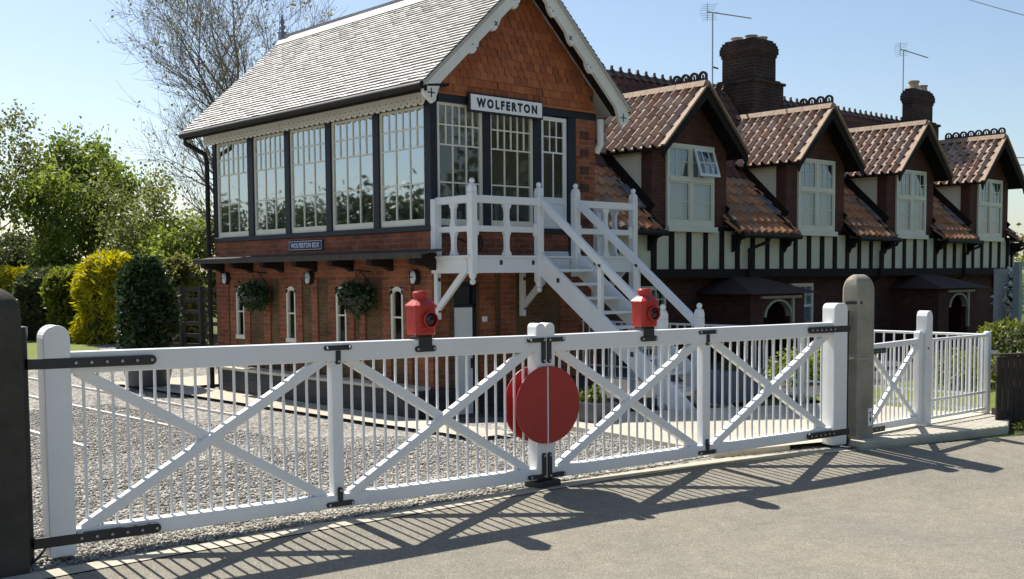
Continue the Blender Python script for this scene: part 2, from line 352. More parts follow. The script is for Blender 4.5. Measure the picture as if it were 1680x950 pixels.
M_PAVE = ground_mat('pale_paving', [(.3, (.36,.325,.25)), (.5, (.46,.415,.325)), (.7, (.53,.49,.40))], 7., .25, .9, (.85, 1.08))
M_EARTH = ground_mat('field_grass', [(.3, (.045,.065,.018)), (.6, (.085,.11,.03)), (.8, (.12,.135,.05))], 9., .6, .95, (.7, 1.2))
M_LAWN = ground_mat('lawn_grass', [(.3, (.10,.13,.022)), (.6, (.16,.19,.035)), (.8, (.22,.23,.06))], 12., .8, .95, (.8, 1.15))
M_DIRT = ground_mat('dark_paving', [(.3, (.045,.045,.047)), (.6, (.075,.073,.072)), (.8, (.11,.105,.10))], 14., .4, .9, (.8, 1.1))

# ------------------------------------------------------------------ ground, road, paving
def drape(x, y, dz=0):
    """point of the real ground seen where a level ground would have (x, y)"""
    P = Vector((x, y, 0)); lo, hi = .97, 1.4
    for _ in range(50):
        u = (lo+hi)/2; q = CAM + (P-CAM)*u
        if q.z > gz(q.x, q.y): lo = u
        else: hi = u
    q = CAM + (P-CAM)*lo; return (q.x, q.y, gz(q.x, q.y)+dz)
def sheet(name, xs, rows, mat, dz):
    """rows: functions of x giving y; height follows gz"""
    b = MB(); n = len(xs)
    for r in rows:
        for x in xs:
            y = r(x) if callable(r) else r; b.v.append((x, y, gz(x, y)+dz))
    for i in range(len(rows)-1):
        for j in range(n-1): b.f.append((i*n+j, i*n+j+1, (i+1)*n+j+1, (i+1)*n+j)); b.mi.append(0)
    o = b.build(name, mat); kind(o); return o
xs_k = sorted(set([k[0] for k in KERB] + [-20, -10, -7, 8, 15]))
far_x = [-900] + xs_k + [900]
sheet('ground', far_x, [-700, lambda x: kerb_y(x)-1.72, lambda x: kerb_y(x)-.22, lambda x: max(kerb_y(x), -14), -1.0 if False else (lambda x: max(-1.0, kerb_y(x)+.01)), lambda x: max(2.0, kerb_y(x)+.02), 900], M_EARTH, -.03)
sheet('road', xs_k, [lambda x: kerb_y(x)-26, lambda x: kerb_y(x)-6, lambda x: kerb_y(x)-1.72, lambda x: kerb_y(x)-.97, lambda x: kerb_y(x)-.22], M_ROAD, 0)
sheet('kerb_strip', [x for x in xs_k if -8 < x < 1.6], [lambda x: kerb_y(x)-.215, lambda x: kerb_y(x)-.045], M_PAVE, .006)
sheet('gravel_yard', [-24, -14, -10, -7, -5, -3.24, -1.9, -1.0, .14, 1.41, 1.9], [lambda x: kerb_y(x)-.02, -1.0, 2.0, 24], M_GRAV, 0)

sheet('rear_gravel', [1.9, 4.5, 7.5], [7.0, 12, 24], M_GRAV, 0)
def strip(name, left, right, ys, mat, dz=.008):
    b = MB()
    for y in ys:
        b.v.append(drape(left(y) if callable(left) else left, y, dz)); b.v.append(drape(right(y) if callable(right) else right, y, dz))
    for i in range(len(ys)-1): b.f.append((2*i, 2*i+1, 2*i+3, 2*i+2)); b.mi.append(0)
    o = b.build(name, mat); kind(o); return o
yl = [-1.62, -1.2, -.8, -.4, 0, .5, 1, 2, 3, 4, 5, 5.4]
strip('concrete_apron', lambda y: -.78-.02*y, -.24, yl, M_PAVE, .05)
strip('concrete_apron', -.90, .95, [5.4, 5.9, 6.9], M_PAVE, .052)
# paving in front of the staircase, dark paving by the wall
b = MB(); pv = [(.50, -1.62), (.42, -2.4), (.30, -3.3), (.16, -3.82), (1.0, -4.05), (1.5, -4.2), (4.4, -4.1), (4.4, -2.6), (2.4, -1.6), (1.2, -1.0)]
b.v = [(x, y, gz(x, y)+.05) for x, y in pv]; b.f = [tuple(range(len(pv)))]; b.mi = [0]
b.v += [(x, y, gz(x, y)-.02) for x, y in pv[:5]]; b.f += [(i+1, i, 10+i, 11+i) for i in range(4)]; b.mi += [0]*4
kind(b.build('pavement', M_PAVE))
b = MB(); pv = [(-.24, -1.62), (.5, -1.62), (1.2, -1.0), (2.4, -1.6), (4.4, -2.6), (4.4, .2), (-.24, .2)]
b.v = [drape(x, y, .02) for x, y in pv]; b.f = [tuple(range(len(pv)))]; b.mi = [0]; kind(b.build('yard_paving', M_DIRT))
b = MB(); pv = [(-170,550), (-60,549), (38,549), (100,556), (165,572), (120,597), (38,602), (-170,606)]
def flat(px, py):
    d = at(px, py, 1.) - CAM; q = CAM + d*(-1.65/d.z); return q.x, q.y
b.v = [drape(*flat(*p), dz=.012) for p in pv]; b.f = [tuple(range(len(pv)))]; b.mi = [0]; kind(b.build('lawn', M_LAWN))
b = MB(); b.v = [(4.62,-4.2,.012), (30,-12,.012), (30,-1.6,.0), (4.62,-1.6,.012)]; b.f = [(0,1,2,3)]; b.mi = [0]; kind(b.build('garden_lawn', M_LAWN))
b = MB(); b.v = [(4.62,-1.6,.01), (30,-1.6,.01), (30,-1,.01), (4.62,-1,.01), (30,2,-.32), (4.62,2,-.32), (30,7,-.32), (4.62,7,-.32)]; b.f = [(0,1,2,3), (3,2,4,5), (5,4,6,7)]; b.mi = [0]*3; kind(b.build('garden_path', M_DIRT))
b = MB(); b.v = [(1.95,-1,.012), (4.6,-1,.012), (4.6,2,-.315), (1.95,2,-.315), (4.6,7,-.315), (1.95,7,-.315)]; b.f = [(0,1,2,3), (3,2,4,5)]; b.mi = [0]*2; kind(b.build('rear_path', M_DIRT))

# loose stones of the yard (nobody could count them)
def scatter_stones():
    n = 110000
    X = RNG.uniform(-8.2, 1.2, n); Y = -3.75 + RNG.power(.70, n)*11.0
    ok = []
    for x, y in zip(X, Y):
        if y < kerb_y(x)+.005: ok.append(False); continue
        if y < 1 and x > .42 - .07*(y+2.4)+.02 and y > -3.95: ok.append(y < -1.62 and x < .3); continue
        ok.append(not (x > -.80 and y > -1.66))
    ok = np.array(ok); X = X[ok]; Y = Y[ok]; n = len(X)
    Z = np.array([gz(x, y) for x, y in zip(X, Y)])
    r = RNG.uniform(.008, .019, n)
    base = np.array([(1,0,0), (-1,0,0), (0,1,0), (0,-1,0), (0,0,1), (0,0,-1)], float)
    sc = RNG.uniform(.55, 1.25, (n, 6, 1)); V = base[None]*sc*r[:, None, None]
    V += RNG.normal(0, .25, (n, 6, 3))*r[:, None, None]; V[:, :, 2] *= .8
    a = RNG.uniform(0, 2*PI, n); ca, sa = np.cos(a)[:, None], np.sin(a)[:, None]
    x_ = V[:, :, 0]*ca - V[:, :, 1]*sa; y_ = V[:, :, 0]*sa + V[:, :, 1]*ca
    V = np.stack([x_ + X[:, None], y_ + Y[:, None], V[:, :, 2] + Z[:, None] + .004], 2).reshape(-1, 3)
    t = np.array([(0,2,4), (2,1,4), (1,3,4), (3,0,4), (2,0,5), (1,2,5), (3,1,5), (0,3,5)])
    Fc = (t[None] + (np.arange(n)*6)[:, None, None]).reshape(-1, 3)
    np_mesh('loose_gravel', V, Fc, M_STONE, kind_='stuff')
def np_mesh(name, V, Fc, mat, parent=None, kind_=None):
    me = bpy.data.meshes.new(name); k = Fc.shape[1]
    o0 = np.array(parent['_o']) if parent is not None else np.zeros(3)
    me.vertices.add(len(V)); me.vertices.foreach_set('co', (np.asarray(V)-o0).astype('f').ravel())
    me.loops.add(Fc.size); me.loops.foreach_set('vertex_index', Fc.astype('i').ravel())
    me.polygons.add(len(Fc)); me.polygons.foreach_set('loop_start', (np.arange(len(Fc))*k).astype('i'))
    me.polygons.foreach_set('loop_total', np.full(len(Fc), k, 'i'))
    me.update(); me.validate(); me.materials.append(mat)
    o = bpy.data.objects.new(name, me); COL.objects.link(o)
    if parent is not None: o.parent = parent
    if kind_: o['kind'] = kind_
    return o
scatter_stones()
bpy.data.objects['loose_gravel']['label'] = 'loose pale grey gravel stones lying over the yard behind the gates'
bpy.data.objects['loose_gravel']['category'] = 'gravel'

# rails sunk in the gravel
for i, (x, y0, y1, lb) in enumerate(((-3.66, .78, 9, 'rust stained steel rail head showing in the gravel nearest the road'),
                      (-2.41, 1.3, 13, 'middle steel rail head showing as a pale line in the gravel'),
                      (-1.42, 1.9, 13, 'steel rail head in the gravel closest to the pale concrete apron'))):
    b = MB(); ys = np.linspace(y0, y1, 24)
    for y in ys:
        for dx, dz in ((-.03, 0.0), (-.03, .034), (.03, .034), (.03, 0.0)):
            q = drape(x, y, 0); b.v.append((q[0]+dx, q[1], q[2]+dz))
    for j in range(len(ys)-1):
        for k in range(3): a = j*4+k; b.f.append((a, a+1, a+5, a+4)); b.mi.append(0)
    tag(b.build('railway_rail', M_RAIL), lb, 'rail', 'rails sunk in the gravel')

# ------------------------------------------------------------------ crossing gates
def lerp(a, b, t): return a+(b-a)*t
def gate(A, B, spec, label):
    A, B = Vector((*A, 0)), Vector((*B, 0)); L = (B-A).length; ang = math.atan2(B.y-A.y, B.x-A.x)
    use(Matrix.Translation(A) @ Matrix.Rotation(ang, 4, 'Z'))
    t = thing('crossing_gate', (0,0,0), label, 'gate', 'pair of white crossing gates')
    zt = lambda u: lerp(*spec['top'], u/L); zb = lambda u: lerp(*spec['bot'], u/L)
    h0, h1 = spec['hinge']; m0, m1 = spec['meet']; c0, c1 = spec['mid']; hs = spec['hinge_side']
    def rail(name, zf, h, th):
        b = MB(); ua, ub = sorted((spec['r0'], spec['r1']))
        for u in (ua, ub):
            for v, dz in ((-th, -h), (th, -h), (th, 0), (-th, 0)): b.v.append((u, v, zf(u)+dz))
        b.f = [(3,2,1,0), (4,5,6,7), (0,1,5,4), (1,2,6,5), (2,3,7,6), (3,0,4,7)]; b.mi = [0]*6
        b.build(name, M_WHITE, t, bevel=.008, seg=2)
    rail('top_rail', zt, .128, .05); rail('bottom_rail', zb, .092, .046)
    def arch(u0, u1, z0, z1, v0, v1, name, r=None):
        r = r or (u1-u0)/2; cx = (u0+u1)/2
        if r >= (u1-u0)/2-1e-6: pts = [(u0, z0), (u1, z0)] + [(cx+r*math.cos(PI*k/12), z1-r+r*math.sin(PI*k/12)) for k in range(13)]
        else: pts = [(u0, z0), (u1, z0)] + [(u1-r+r*math.cos(PI*k/12), z1-r+r*math.sin(PI*k/12)) for k in range(7)] + [(u0+r+r*math.cos(PI/2+PI*k/12), z1-r+r*math.sin(PI/2+PI*k/12)) for k in range(7)]
        b = MB(); b.prism(pts, 'xz', v0, v1); return b.build(name, M_WHITE, t, bevel=.007, seg=2, autos=None)
    arch(h0, h1, .03, spec['hz'], -.075, .075, 'hinge_stile', .055 if hs > 0 else None)
    arch(m0, m1, .07, spec['mz'], -.06, .06, 'meeting_stile', .035)
    b = MB(); zc = (c0+c1)/2; b.box(c0, c1, -.04, .04, zb(zc)-.002, zt(zc)-.126); b.build('middle_post', M_WHITE, t, bevel=.008, seg=2)
    lo, hi = min(h1, m1), max(h0, m0)
    for ua, ub in ((lo, c0), (c1, hi)):
        a, e = (ua+.05, zb(ua)-.01), (ub-.05, zt(ub)-.115); g, k = (ua+.05, zt(ua)-.115), (ub-.05, zb(ub)-.01)
        b = MB(); b.beam((a[0], -.012, a[1]), (e[0], -.012, e[1]), .062, .066); b.build('diagonal_brace', M_WHITE, t, bevel=.008, seg=2)
        b = MB(); b.beam((g[0], .012, g[1]), (k[0], .012, k[1]), .062, .066); b.build('diagonal_brace', M_WHITE, t, bevel=.008, seg=2)
        n = int(round((ub-ua)/.0868)); st = (ub-ua)/n
        for i in range(1, n):
            u = ua + st*i; b = MB(); b.tube([(u, 0, zb(u)-.01), (u, 0, zt(u)-.12)], .0098, 8); b.build('bar', M_WHITE, t, autos=50)
    def plate(name, polys, v0, v1, bolts):
        b = MB()
        for i, p in enumerate(polys): b.prism(p, 'xz', v0-.002*i, v1)
        o = b.build(name, M_BLACK, t, bevel=.0025)
        for u, z in bolts: bb = MB(); bb.lathe([(.0105, v0-.004), (.0095, v0-.011), (.004, v0-.013)], u, z, 8, 'y'); bb.build('bolt', M_BOLT, o)
        return o
    def slug(u0, u1, zf, hh, round0=False, round1=True):
        p = []
        p += [(u0, zf(u0)-hh)] if not round0 else [(u0+hh+hh*math.cos(PI/2+PI*k/8)*1., zf(u0)+hh*math.sin(PI/2+PI*k/8)) for k in range(1, 9)]
        p += [(u1, zf(u1)-hh)] if not round1 else [(u1-hh+hh*math.cos(-PI/2+PI*k/8), zf(u1)+hh*math.sin(-PI/2+PI*k/8)) for k in range(9)]
        if not round1: p += [(u1, zf(u1)+hh)]
        if not round0: p += [(u0, zf(u0)+hh)]
        return p
    s0, s1 = spec['strap']
    for nm, zf, vv in (('strap_hinge', lambda u: zt(u)-.062, -.078), ('strap_hinge', lambda u: zb(u)-.052, -.078)):
        b0, b1 = (s1, s0) if hs > 0 else (s0, s1)
        p = slug(b0, b1, zf, .03, hs > 0, hs < 0); bs = [(lerp(spec['sb'][0], spec['sb'][1], k/5), zf(lerp(spec['sb'][0], spec['sb'][1], k/5))) for k in range(6)]
        plate(nm, [p], vv, -.046, bs)
    rz = zt(zc)-.035; bz = zb(zc)-.062
    plate('tee_plate', [slug(zc-.105, zc+.105, lambda u: rz, .017, True, True), [(zc-.017, rz-.02), (zc-.017, rz-.10), (zc-.012, rz-.112), (zc+.012, rz-.112), (zc+.017, rz-.10), (zc+.017, rz-.02)]], -.060, -.04, [(zc-.085, rz), (zc+.085, rz), (zc, rz-.092)])
    plate('tee_plate', [slug(zc-.105, zc+.105, lambda u: bz, .017, True, True), [(zc-.017, bz+.02), (zc-.017, bz+.10), (zc-.012, bz+.112), (zc+.012, bz+.112), (zc+.017, bz+.10), (zc+.017, bz+.02)]], -.060, -.04, [(zc-.085, bz), (zc+.085, bz), (zc, bz+.092)])
    ue = spec['elbow']; d = -1 if hs < 0 else 1
    for zz, sg in ((zt(ue)-.035, -1), (zb(ue)-.06, 1)):
        u_in = ue + d*.15
        plate('corner_plate', [slug(min(ue-d*.017, u_in), max(ue-d*.017, u_in), lambda u: zz, .017, d < 0, d > 0),
              [(ue-.017, zz-sg*.016), (ue-.017, zz+sg*.165), (ue-.01, zz+sg*.18), (ue+.01, zz+sg*.18), (ue+.017, zz+sg*.165), (ue+.017, zz-sg*.016)]], -.076, -.05, [(u_in-d*.02, zz), (ue, zz+sg*.16), (ue, zz)])
    # half of the round red target, one board before and one behind the stile
    uc = spec['join']; rr = .300; zc_ = .645
    for v0, v1 in ((-.092, -.0765), (.0615, .075)):
        if hs < 0: pts = [(uc-.014+rr*math.cos(PI/2+PI*k/24), zc_+rr*math.sin(PI/2+PI*k/24)) for k in range(25)]
        else: pts = [(uc+.004+rr*math.cos(-PI/2+PI*k/24), zc_+rr*math.sin(-PI/2+PI*k/24)) for k in range(25)]
        b = MB(); b.prism(pts, 'xz', v0, v1); b.build('target_disc', M_DISC, t, bevel=.003)
    if hs < 0:
        b = MB(); b.box(uc-.0125, uc-.0035, -.0935, -.0765, zc_-rr+.004, zc_+rr-.004); b.build('disc_edge_strip', M_WHITE, t)
    # bracket for the lamp
    ul = spec['lamp']; z = zt(ul); b = MB()
    b.box(ul-.055, ul+.055, -.062, -.051, z-.075, z+.03); b.prism(slug(ul-.088, ul+.088, lambda u: z-.066, .022, True, True), 'xz', -.066, -.05)
    b.box(ul-.055, ul+.055, -.062, .062, z+.012, z+.032); b.box(ul-.08, ul-.05, -.062, .02, z+.018, z+.045)
    o = b.build('lamp_bracket', M_BLACK, t, bevel=.003)
    for k in (-1, 1): bb = MB(); bb.lathe([(.0105, -.067), (.0095, -.074), (.004, -.076)], ul+k*.068, z-.066, 8, 'y'); bb.build('bolt', M_BOLT, o)
    return ul, z+.033, ang
def signal_lamp(ul, z, label):
    t = thing('crossing_lamp', (ul, 0, z), label, 'lamp', 'red lamps on the crossing gates')
    h = .086; c_ = .024
    oct_ = [(-h+c_, -h), (h-c_, -h), (h, -h+c_), (h, h-c_), (h-c_, h), (-h+c_, h), (-h, h-c_), (-h, -h+c_)]
    def ring(k, zz): return [(ul+x*k, y*k, z+zz) for x, y in oct_]
    b = MB(); v = ring(.93, 0)+ring(.96, .01)+ring(1.0, .200); b.v = v; b.f = [tuple(range(7, -1, -1))] + [(i*8+k, i*8+(k+1) % 8, i*8+8+(k+1) % 8, i*8+8+k) for i in range(2) for k in range(8)] + [tuple(range(16, 24))]; b.mi = [0]*len(b.f)
    b.build('lamp_body', M_RED, t, bevel=.004, seg=2)
    b = MB(); v = ring(1.09, .192)+ring(1.11, .208)+ring(.66, .246)+ring(.62, .252); b.v = v; b.f = [tuple(range(7, -1, -1))] + [(i*8+k, i*8+(k+1) % 8, i*8+8+(k+1) % 8, i*8+8+k) for i in range(3) for k in range(8)] + [tuple(range(24, 32))]; b.mi = [0]*len(b.f)
    b.build('lamp_cover', M_RED, t, bevel=.004, seg=2)
    b = MB(); b.lathe([(.048, z+.248), (.048, z+.264), (.058, z+.268), (.060, z+.298), (.050, z+.311), (.0, z+.314)], ul, 0, 20); b.build('chimney_cap', M_RED, t, autos=35)
    b = MB(); b.lathe([(.060, -h), (.060, -h-.022), (.051, -h-.024), (.050, -h-.006)], ul+.018, z+.108, 22, 'y'); lo = b.build('lens_hood', M_RED, t, autos=35)
    b = MB(); b.lathe([(.051, -h-.004), (.042, -h-.012), (.02, -h-.018), (.002, -h-.02)], ul+.018, z+.108, 20, 'y'); b.build('lens', M_LENS, lo, smooth=True)
    b = MB(); b.box(ul-.07, ul+.03, -h-.003, -h+.004, z+.035, z+.055); b.box(ul-.01, ul+.05, -h-.004, -h+.004, z+.022, z+.030); b.build('maker_plate', M_RED, t, bevel=.002)

Lg = dict(top=(1.222, 1.182), bot=(.178, .150), hinge=(-.075, .075), meet=(3.435, 3.513), mid=(1.788, 1.873), hinge_side=-1, r0=.0, r1=3.45, hz=1.38, mz=1.275,
          strap=(-.165, .575), sb=(.10, .545), elbow=3.492, join=3.516, lamp=2.52)
PA = (-5.43, -3.33); PJ_ = (-1.843, -3.683); PD = (1.47, -4.235)
lampA = gate(PA, PJ_, {**Lg, 'meet': (3.515, 3.600), 'elbow': 3.575, 'join': 3.605, 'r1': 3.53, 'mid': (1.776, 1.858), 'lamp': 2.513}, 'white barred crossing gate hinged at far left, nearest the camera')
signal_lamp(lampA[0], lampA[1], 'red signal lamp on top rail of the left crossing gate, before the arched windows')
Lr = (Vector((*PD, 0))-Vector((*PJ_, 0))).length
lampB = gate(PJ_, PD, dict(top=(1.182, 1.182), bot=(.150, .200), hinge=(Lr-.105, Lr+.075), meet=(.004, .089), mid=(1.650, 1.735), hinge_side=1, r0=.07, r1=Lr, hz=1.36, mz=1.275,
          strap=(Lr+.11, Lr-.44), sb=(Lr-.41, Lr-.11), elbow=.03, join=.0, lamp=1.037), 'white barred crossing gate on the right, hinged on the grey concrete post')
signal_lamp(lampB[0], lampB[1], 'red signal lamp on the right crossing gate, in front of the white staircase')
use(ID)
b = MB(); b.box(-1.955, -1.735, -3.79, -3.60, .002, .055); b.box(-1.91, -1.77, -3.73, -3.64, .05, .075)
tag(b.build('gate_stop', M_BLACK, bevel=.006), 'low black iron stop on the ground under the meeting gates', 'gate stop')

def arch_post(name, x0, x1, y0, y1, top, label, mat=None):
    t = thing(name, ((x0+x1)/2, (y0+y1)/2, 0), label, 'post', 'concrete crossing gate posts')
    cx, cy, hx, hy = (x0+x1)/2, (y0+y1)/2, (x1-x0)/2, (y1-y0)/2; b = MB(); ring = []
    for z, fx, fy in [(-.2, 1, 1)] + [(top-.17+.17*q, 1-.42*q**4, max(math.sqrt(max(1-q*q, 0)), .12)) for q in (0, .2, .4, .6, .75, .87, .95, 1)]:
        e = .018; X_, Y_ = hx*fx, hy*fy; e2 = min(e, Y_*.5)
        ring.append([(cx-X_, cy-Y_+e2, z), (cx-X_+e, cy-Y_, z), (cx+X_-e, cy-Y_, z), (cx+X_, cy-Y_+e2, z), (cx+X_, cy+Y_-e2, z), (cx+X_-e, cy+Y_, z), (cx-X_+e, cy+Y_, z), (cx-X_, cy+Y_-e2, z)])
    b.v = [p for q in ring for p in q]; b.f = [tuple(range(7, -1, -1))] + [(k*8+i, k*8+(i+1) % 8, k*8+8+(i+1) % 8, k*8+8+i) for k in range(len(ring)-1) for i in range(8)] + [tuple(range(len(ring)*8-8, len(ring)*8))]; b.mi = [0]*len(b.f)
    b.build('concrete_shaft', mat or M_CONC, t, autos=38); return t
t = arch_post('gate_post', 1.655, 1.945, -4.365, -4.18, 1.625, 'grey concrete round topped post between the right crossing gate and the small wicket')
b = MB(); b.tube([(1.60, -4.255, .0), (1.60, -4.255, 1.285)], .034, 12); b.build('hinge_pipe', M_BLACK, t, autos=50)
b = MB(); b.beam((1.60, -4.25, 1.36), (1.70, -4.372, 1.36), .03, .03); b.beam((1.60, -4.25, .05), (1.64, -4.25, .05), .09, .06); b.build('hinge_bracket', M_BLACK, t, bevel=.004)
b = MB(); b.tube([(1.62, -4.25, .83), (1.70, -4.375, .83), (1.80, -4.375, .825)], .008, 6); b.build('tie_rod', M_BOLT, t)
t = arch_post('gate_post', -6.0, -5.665, -3.52, -3.20, 1.60, 'dark concrete post at the left edge of the picture, holding the left gate', M_CONC2)
b = MB(); b.tube([(-5.622, -3.335, -.02), (-5.622, -3.335, 1.36)], .040, 12); b.lathe([(.046, 1.31), (.046, 1.375), (.02, 1.38)], -5.622, -3.335, 12); b.build('hinge_pipe', M_BLACK, t, autos=50)
b = MB(); b.tube([(-5.60, -3.37, .02), (-5.56, -3.36, .05), (-5.50, -3.33, .10), (-5.44, -3.28, .13)], .008, 6); b.tube([(-5.60, -3.30, .12), (-5.42, -3.20, .14)], .012, 6); b.build('pivot_rod', M_BLACK, t)
# plate on the right post
t = thing('notice_plate', (1.93, -4.366, .17), 'small white plate with a black mark low on the grey concrete gate post', 'sign')
b = MB(); b.box(1.835, 1.905, -4.371, -4.362, .175, .345); b.build('plate', M_SIGNW, t, bevel=.002)
b = MB(); b.box(1.847, 1.893, -4.3735, -4.371, .300, .308); b.box(1.866, 1.874, -4.3735, -4.371, .225, .300); b.prism([(1.853, .25), (1.887, .25), (1.870, .205)], 'xz', -4.3735, -4.371); b.build('symbol', M_SIGNK, t)

# ------------------------------------------------------------------ wicket, slab, railings, dark fence
b = MB(); pts = [(1.62, -4.46), (3.62, -4.93), (4.55, -4.55), (4.70, -4.18), (1.62, -4.02)]
b.prism(pts, 'xy', -.25, .018 if False else .06); kind(b.build('pavement_slab', M_SLAB, bevel=.02, seg=2))
t = thing('wicket_gate', (2.0, -4.25, .06), 'small white wicket gate with crossed braces beside the grey concrete post', 'gate')
b = MB(); b.beam((1.96, -4.25, .915), (2.98, -4.275, .935), .05, .055); b.build('top_rail', M_WHITE, t, bevel=.006, seg=2)
b = MB(); b.beam((1.96, -4.25, .125), (2.98, -4.275, .125), .05, .07); b.build('bottom_rail', M_WHITE, t, bevel=.006, seg=2)
b = MB(); b.prism([(2.925, .075), (3.005, .075), (3.005, 1.02), (2.99, 1.04), (2.94, 1.04), (2.925, 1.02)], 'xz', -4.31, -4.245); b.build('closing_stile', M_WHITE, t, bevel=.006, seg=2)
b = MB(); b.prism([(1.95, .075), (2.02, .075), (2.02, 1.0), (1.95, 1.0)], 'xz', -4.28, -4.22); b.build('hinge_stile', M_WHITE, t, bevel=.006, seg=2)
b = MB(); b.beam((2.02, -4.265, .15), (2.93, -4.285, .90), .04, .055); b.build('diagonal_brace', M_WHITE, t, bevel=.006, seg=2)
b = MB(); b.beam((2.02, -4.245, .90), (2.93, -4.262, .15), .04, .055); b.build('diagonal_brace', M_WHITE, t, bevel=.006, seg=2)
for i in range(10):
    x = 2.02+.083*(i+1); b = MB(); b.tube([(x, -4.262, .12), (x, -4.262, .92)], .009, 8); b.build('bar', M_WHITE, t, autos=50)
for zz in (.875, .10):
    b = MB(); b.box(1.93, 2.30, -4.292, -4.272, zz-.025, zz+.025); o = b.build('strap_hinge', M_BLACK, t, bevel=.004)
    for k in range(4): bb = MB(); bb.lathe([(.008, -4.293), (.006, -4.299)], 2.05+k*.075, zz, 8, 'y'); bb.build('bolt', M_BOLT, o)
t = thing('wicket_post', (3.06, -4.27, .06), 'thick white square post with rounded top closing the wicket gate', 'post')
b = MB(); b.prism([(3.015, .02), (3.135, .02), (3.135, 1.19), (3.115, 1.235), (3.09, 1.245), (3.06, 1.245), (3.035, 1.235), (3.015, 1.19)], 'xz', -4.345, -4.225); b.build('shaft', M_STAIR, t, bevel=.007, seg=2)
b = MB(); b.lathe([(.012, -4.345), (.01, -4.352)], 3.045, .86, 8, 'y'); b.build('latch_bolt', M_BLACK, t)
def railing(p, q, ztop, zbot, n, label, posts, extra=None):
    p, q = Vector((*p, 0)), Vector((*q, 0)); t = thing('metal_railing', (p.x, p.y, 0), label, 'railing')
    for zz, w in [(ztop, .042), (zbot, .035)]+([(extra, .02)] if extra else []):
        b = MB(); b.beam(p+Vector((0,0,zz)), q+Vector((0,0,zz)), w, .028); b.build('rail', M_STAIR, t, bevel=.004)
    for i in range(n):
        k = p.lerp(q, (i+.5)/n); b = MB(); b.tube([k+Vector((0,0,zbot)), k+Vector((0,0,ztop))], .0125, 8); b.build('bar', M_STAIR, t, autos=50)
    for k in posts:
        w = p.lerp(q, k); b = MB(); b.box(w.x-.035, w.x+.035, w.y-.035, w.y+.035, gz(w.x, w.y)-.1, ztop-.01); b.lathe([(.036, ztop-.03), (.045, ztop), (.04, ztop+.03), (.02, ztop+.045)], w.x, w.y, 10); b.build('post', M_STAIR, t, bevel=.004)
    return t
railing((3.14, -4.275), (4.40, -4.315), .935, .115, 14, 'short white metal railing between the wicket post and the dark fence', [], .30)
railing((4.45, -4.315), (4.46, 2.8), .935, .10, 54, 'long white metal railing running back towards the cottages', [0, .335, .67, 1], .27)
t = thing('picket_fence', (4.4, -4.62, 0), 'dark stained close boarded fence at the right edge of the picture', 'fence')
d0, d1 = Vector((3.93, -4.66, 0)), Vector((8.5, -6.35, 0)); dv = (d1-d0).normalized(); nv = Vector((-dv.y, dv.x, 0))
nb = 60
for i in range(nb):
    a = d0 + dv*((d1-d0).length*i/nb); w = (d1-d0).length/nb*.88; h = .74 + random.uniform(-.012, .012)
    b = MB(); pp = [a-nv*.009, a+dv*w-nv*.009, a+dv*w+nv*.009, a+nv*.009]
    b.prism([(q.x, q.y) for q in pp], 'xy', -.15, h); b.build('board', M_FENCE, t)
b = MB(); b.beam(d0+nv*.035+Vector((0,0,.6)), d1+nv*.035+Vector((0,0,.6)), .05, .07); b.beam(d0+nv*.035+Vector((0,0,.15)), d1+nv*.035+Vector((0,0,.15)), .05, .07); b.build('back_rail', M_FENCE, t)
b = MB(); b.beam(d0+Vector((0,0,.755)), d1+Vector((0,0,.755)), .06, .025); b.build('capping_rail', M_FENCE, t)

# ================================================================== SIGNAL BOX (far frame)
use(FAR)
BX = thing('signal_box', (1.32, 2.5, 0), 'red brick railway signal box with tall windows, slate roof and white bargeboards', 'signal box')
BL, BW = 5.06, 2.64                              # length, width
WZ0, WZ1 = 2.215, 3.60                           # window band
# --- lower walls: left face with four arched window openings, gable face with a doorway
LW = [(.535, .785), (1.71, 1.95), (2.90, 3.14), (4.27, 4.51)]; lz0, lz1 = .80, 1.52
def wall_grid(b, us, zs, hole, P, th):
    """wall face as cells; hole(u,z) skips a cell; reveals are left to the liners"""
    for i in range(len(us)-1):
        for j in range(len(zs)-1):
            if hole((us[i]+us[i+1])/2, (zs[j]+zs[j+1])/2): continue
            b.quad(P(us[i], zs[j], 0), P(us[i], zs[j+1], 0), P(us[i+1], zs[j+1], 0), P(us[i+1], zs[j], 0))
us = sorted(set([0, BL] + [a for w in LW for a in w])); zs = [-.2, lz0, lz1, 2.15]
inl = lambda u, z: any(a < u < e for a, e in LW) and lz0 < z < lz1
b = MB(); wall_grid(b, us, zs, inl, lambda u, z, d: (d, u, z), .2)
for a, e in LW:                                  # reveals
    for q in (((0,a,lz0),(.12,a,lz0),(.12,a,lz1),(0,a,lz1)), ((0,e,lz1),(.12,e,lz1),(.12,e,lz0),(0,e,lz0)), ((0,a,lz1),(.12,a,lz1),(.12,e,lz1),(0,e,lz1)), ((0,e,lz0),(.12,e,lz0),(.12,a,lz0),(0,a,lz0))): b.quad(*q)
DX0, DX1, DZ1 = .315, .665, 1.56
g = lambda u, z: DX0 < u < DX1 and z < DZ1
wall_grid(b, [0, DX0, DX1, BW], [-.2, DZ1, 2.15], g, lambda u, z, d: (u, 0, z), .2)
for q in (((DX0,0,-.2),(DX0,0,DZ1),(DX0,.1,DZ1),(DX0,.1,-.2)), ((DX1,.1,-.2),(DX1,.1,DZ1),(DX1,0,DZ1),(DX1,0,-.2)), ((DX0,0,DZ1),(DX1,0,DZ1),(DX1,.1,DZ1),(DX0,.1,DZ1))): b.quad(*q)
b.quad((BW,0,-.2), (BW,0,3.7), (BW,BL,3.7), (BW,BL,-.2)); b.quad((0,BL,-.2), (BW,BL,-.2), (BW,BL,2.15), (0,BL,2.15))
b.build('carrstone_wall', M_CARR, BX)
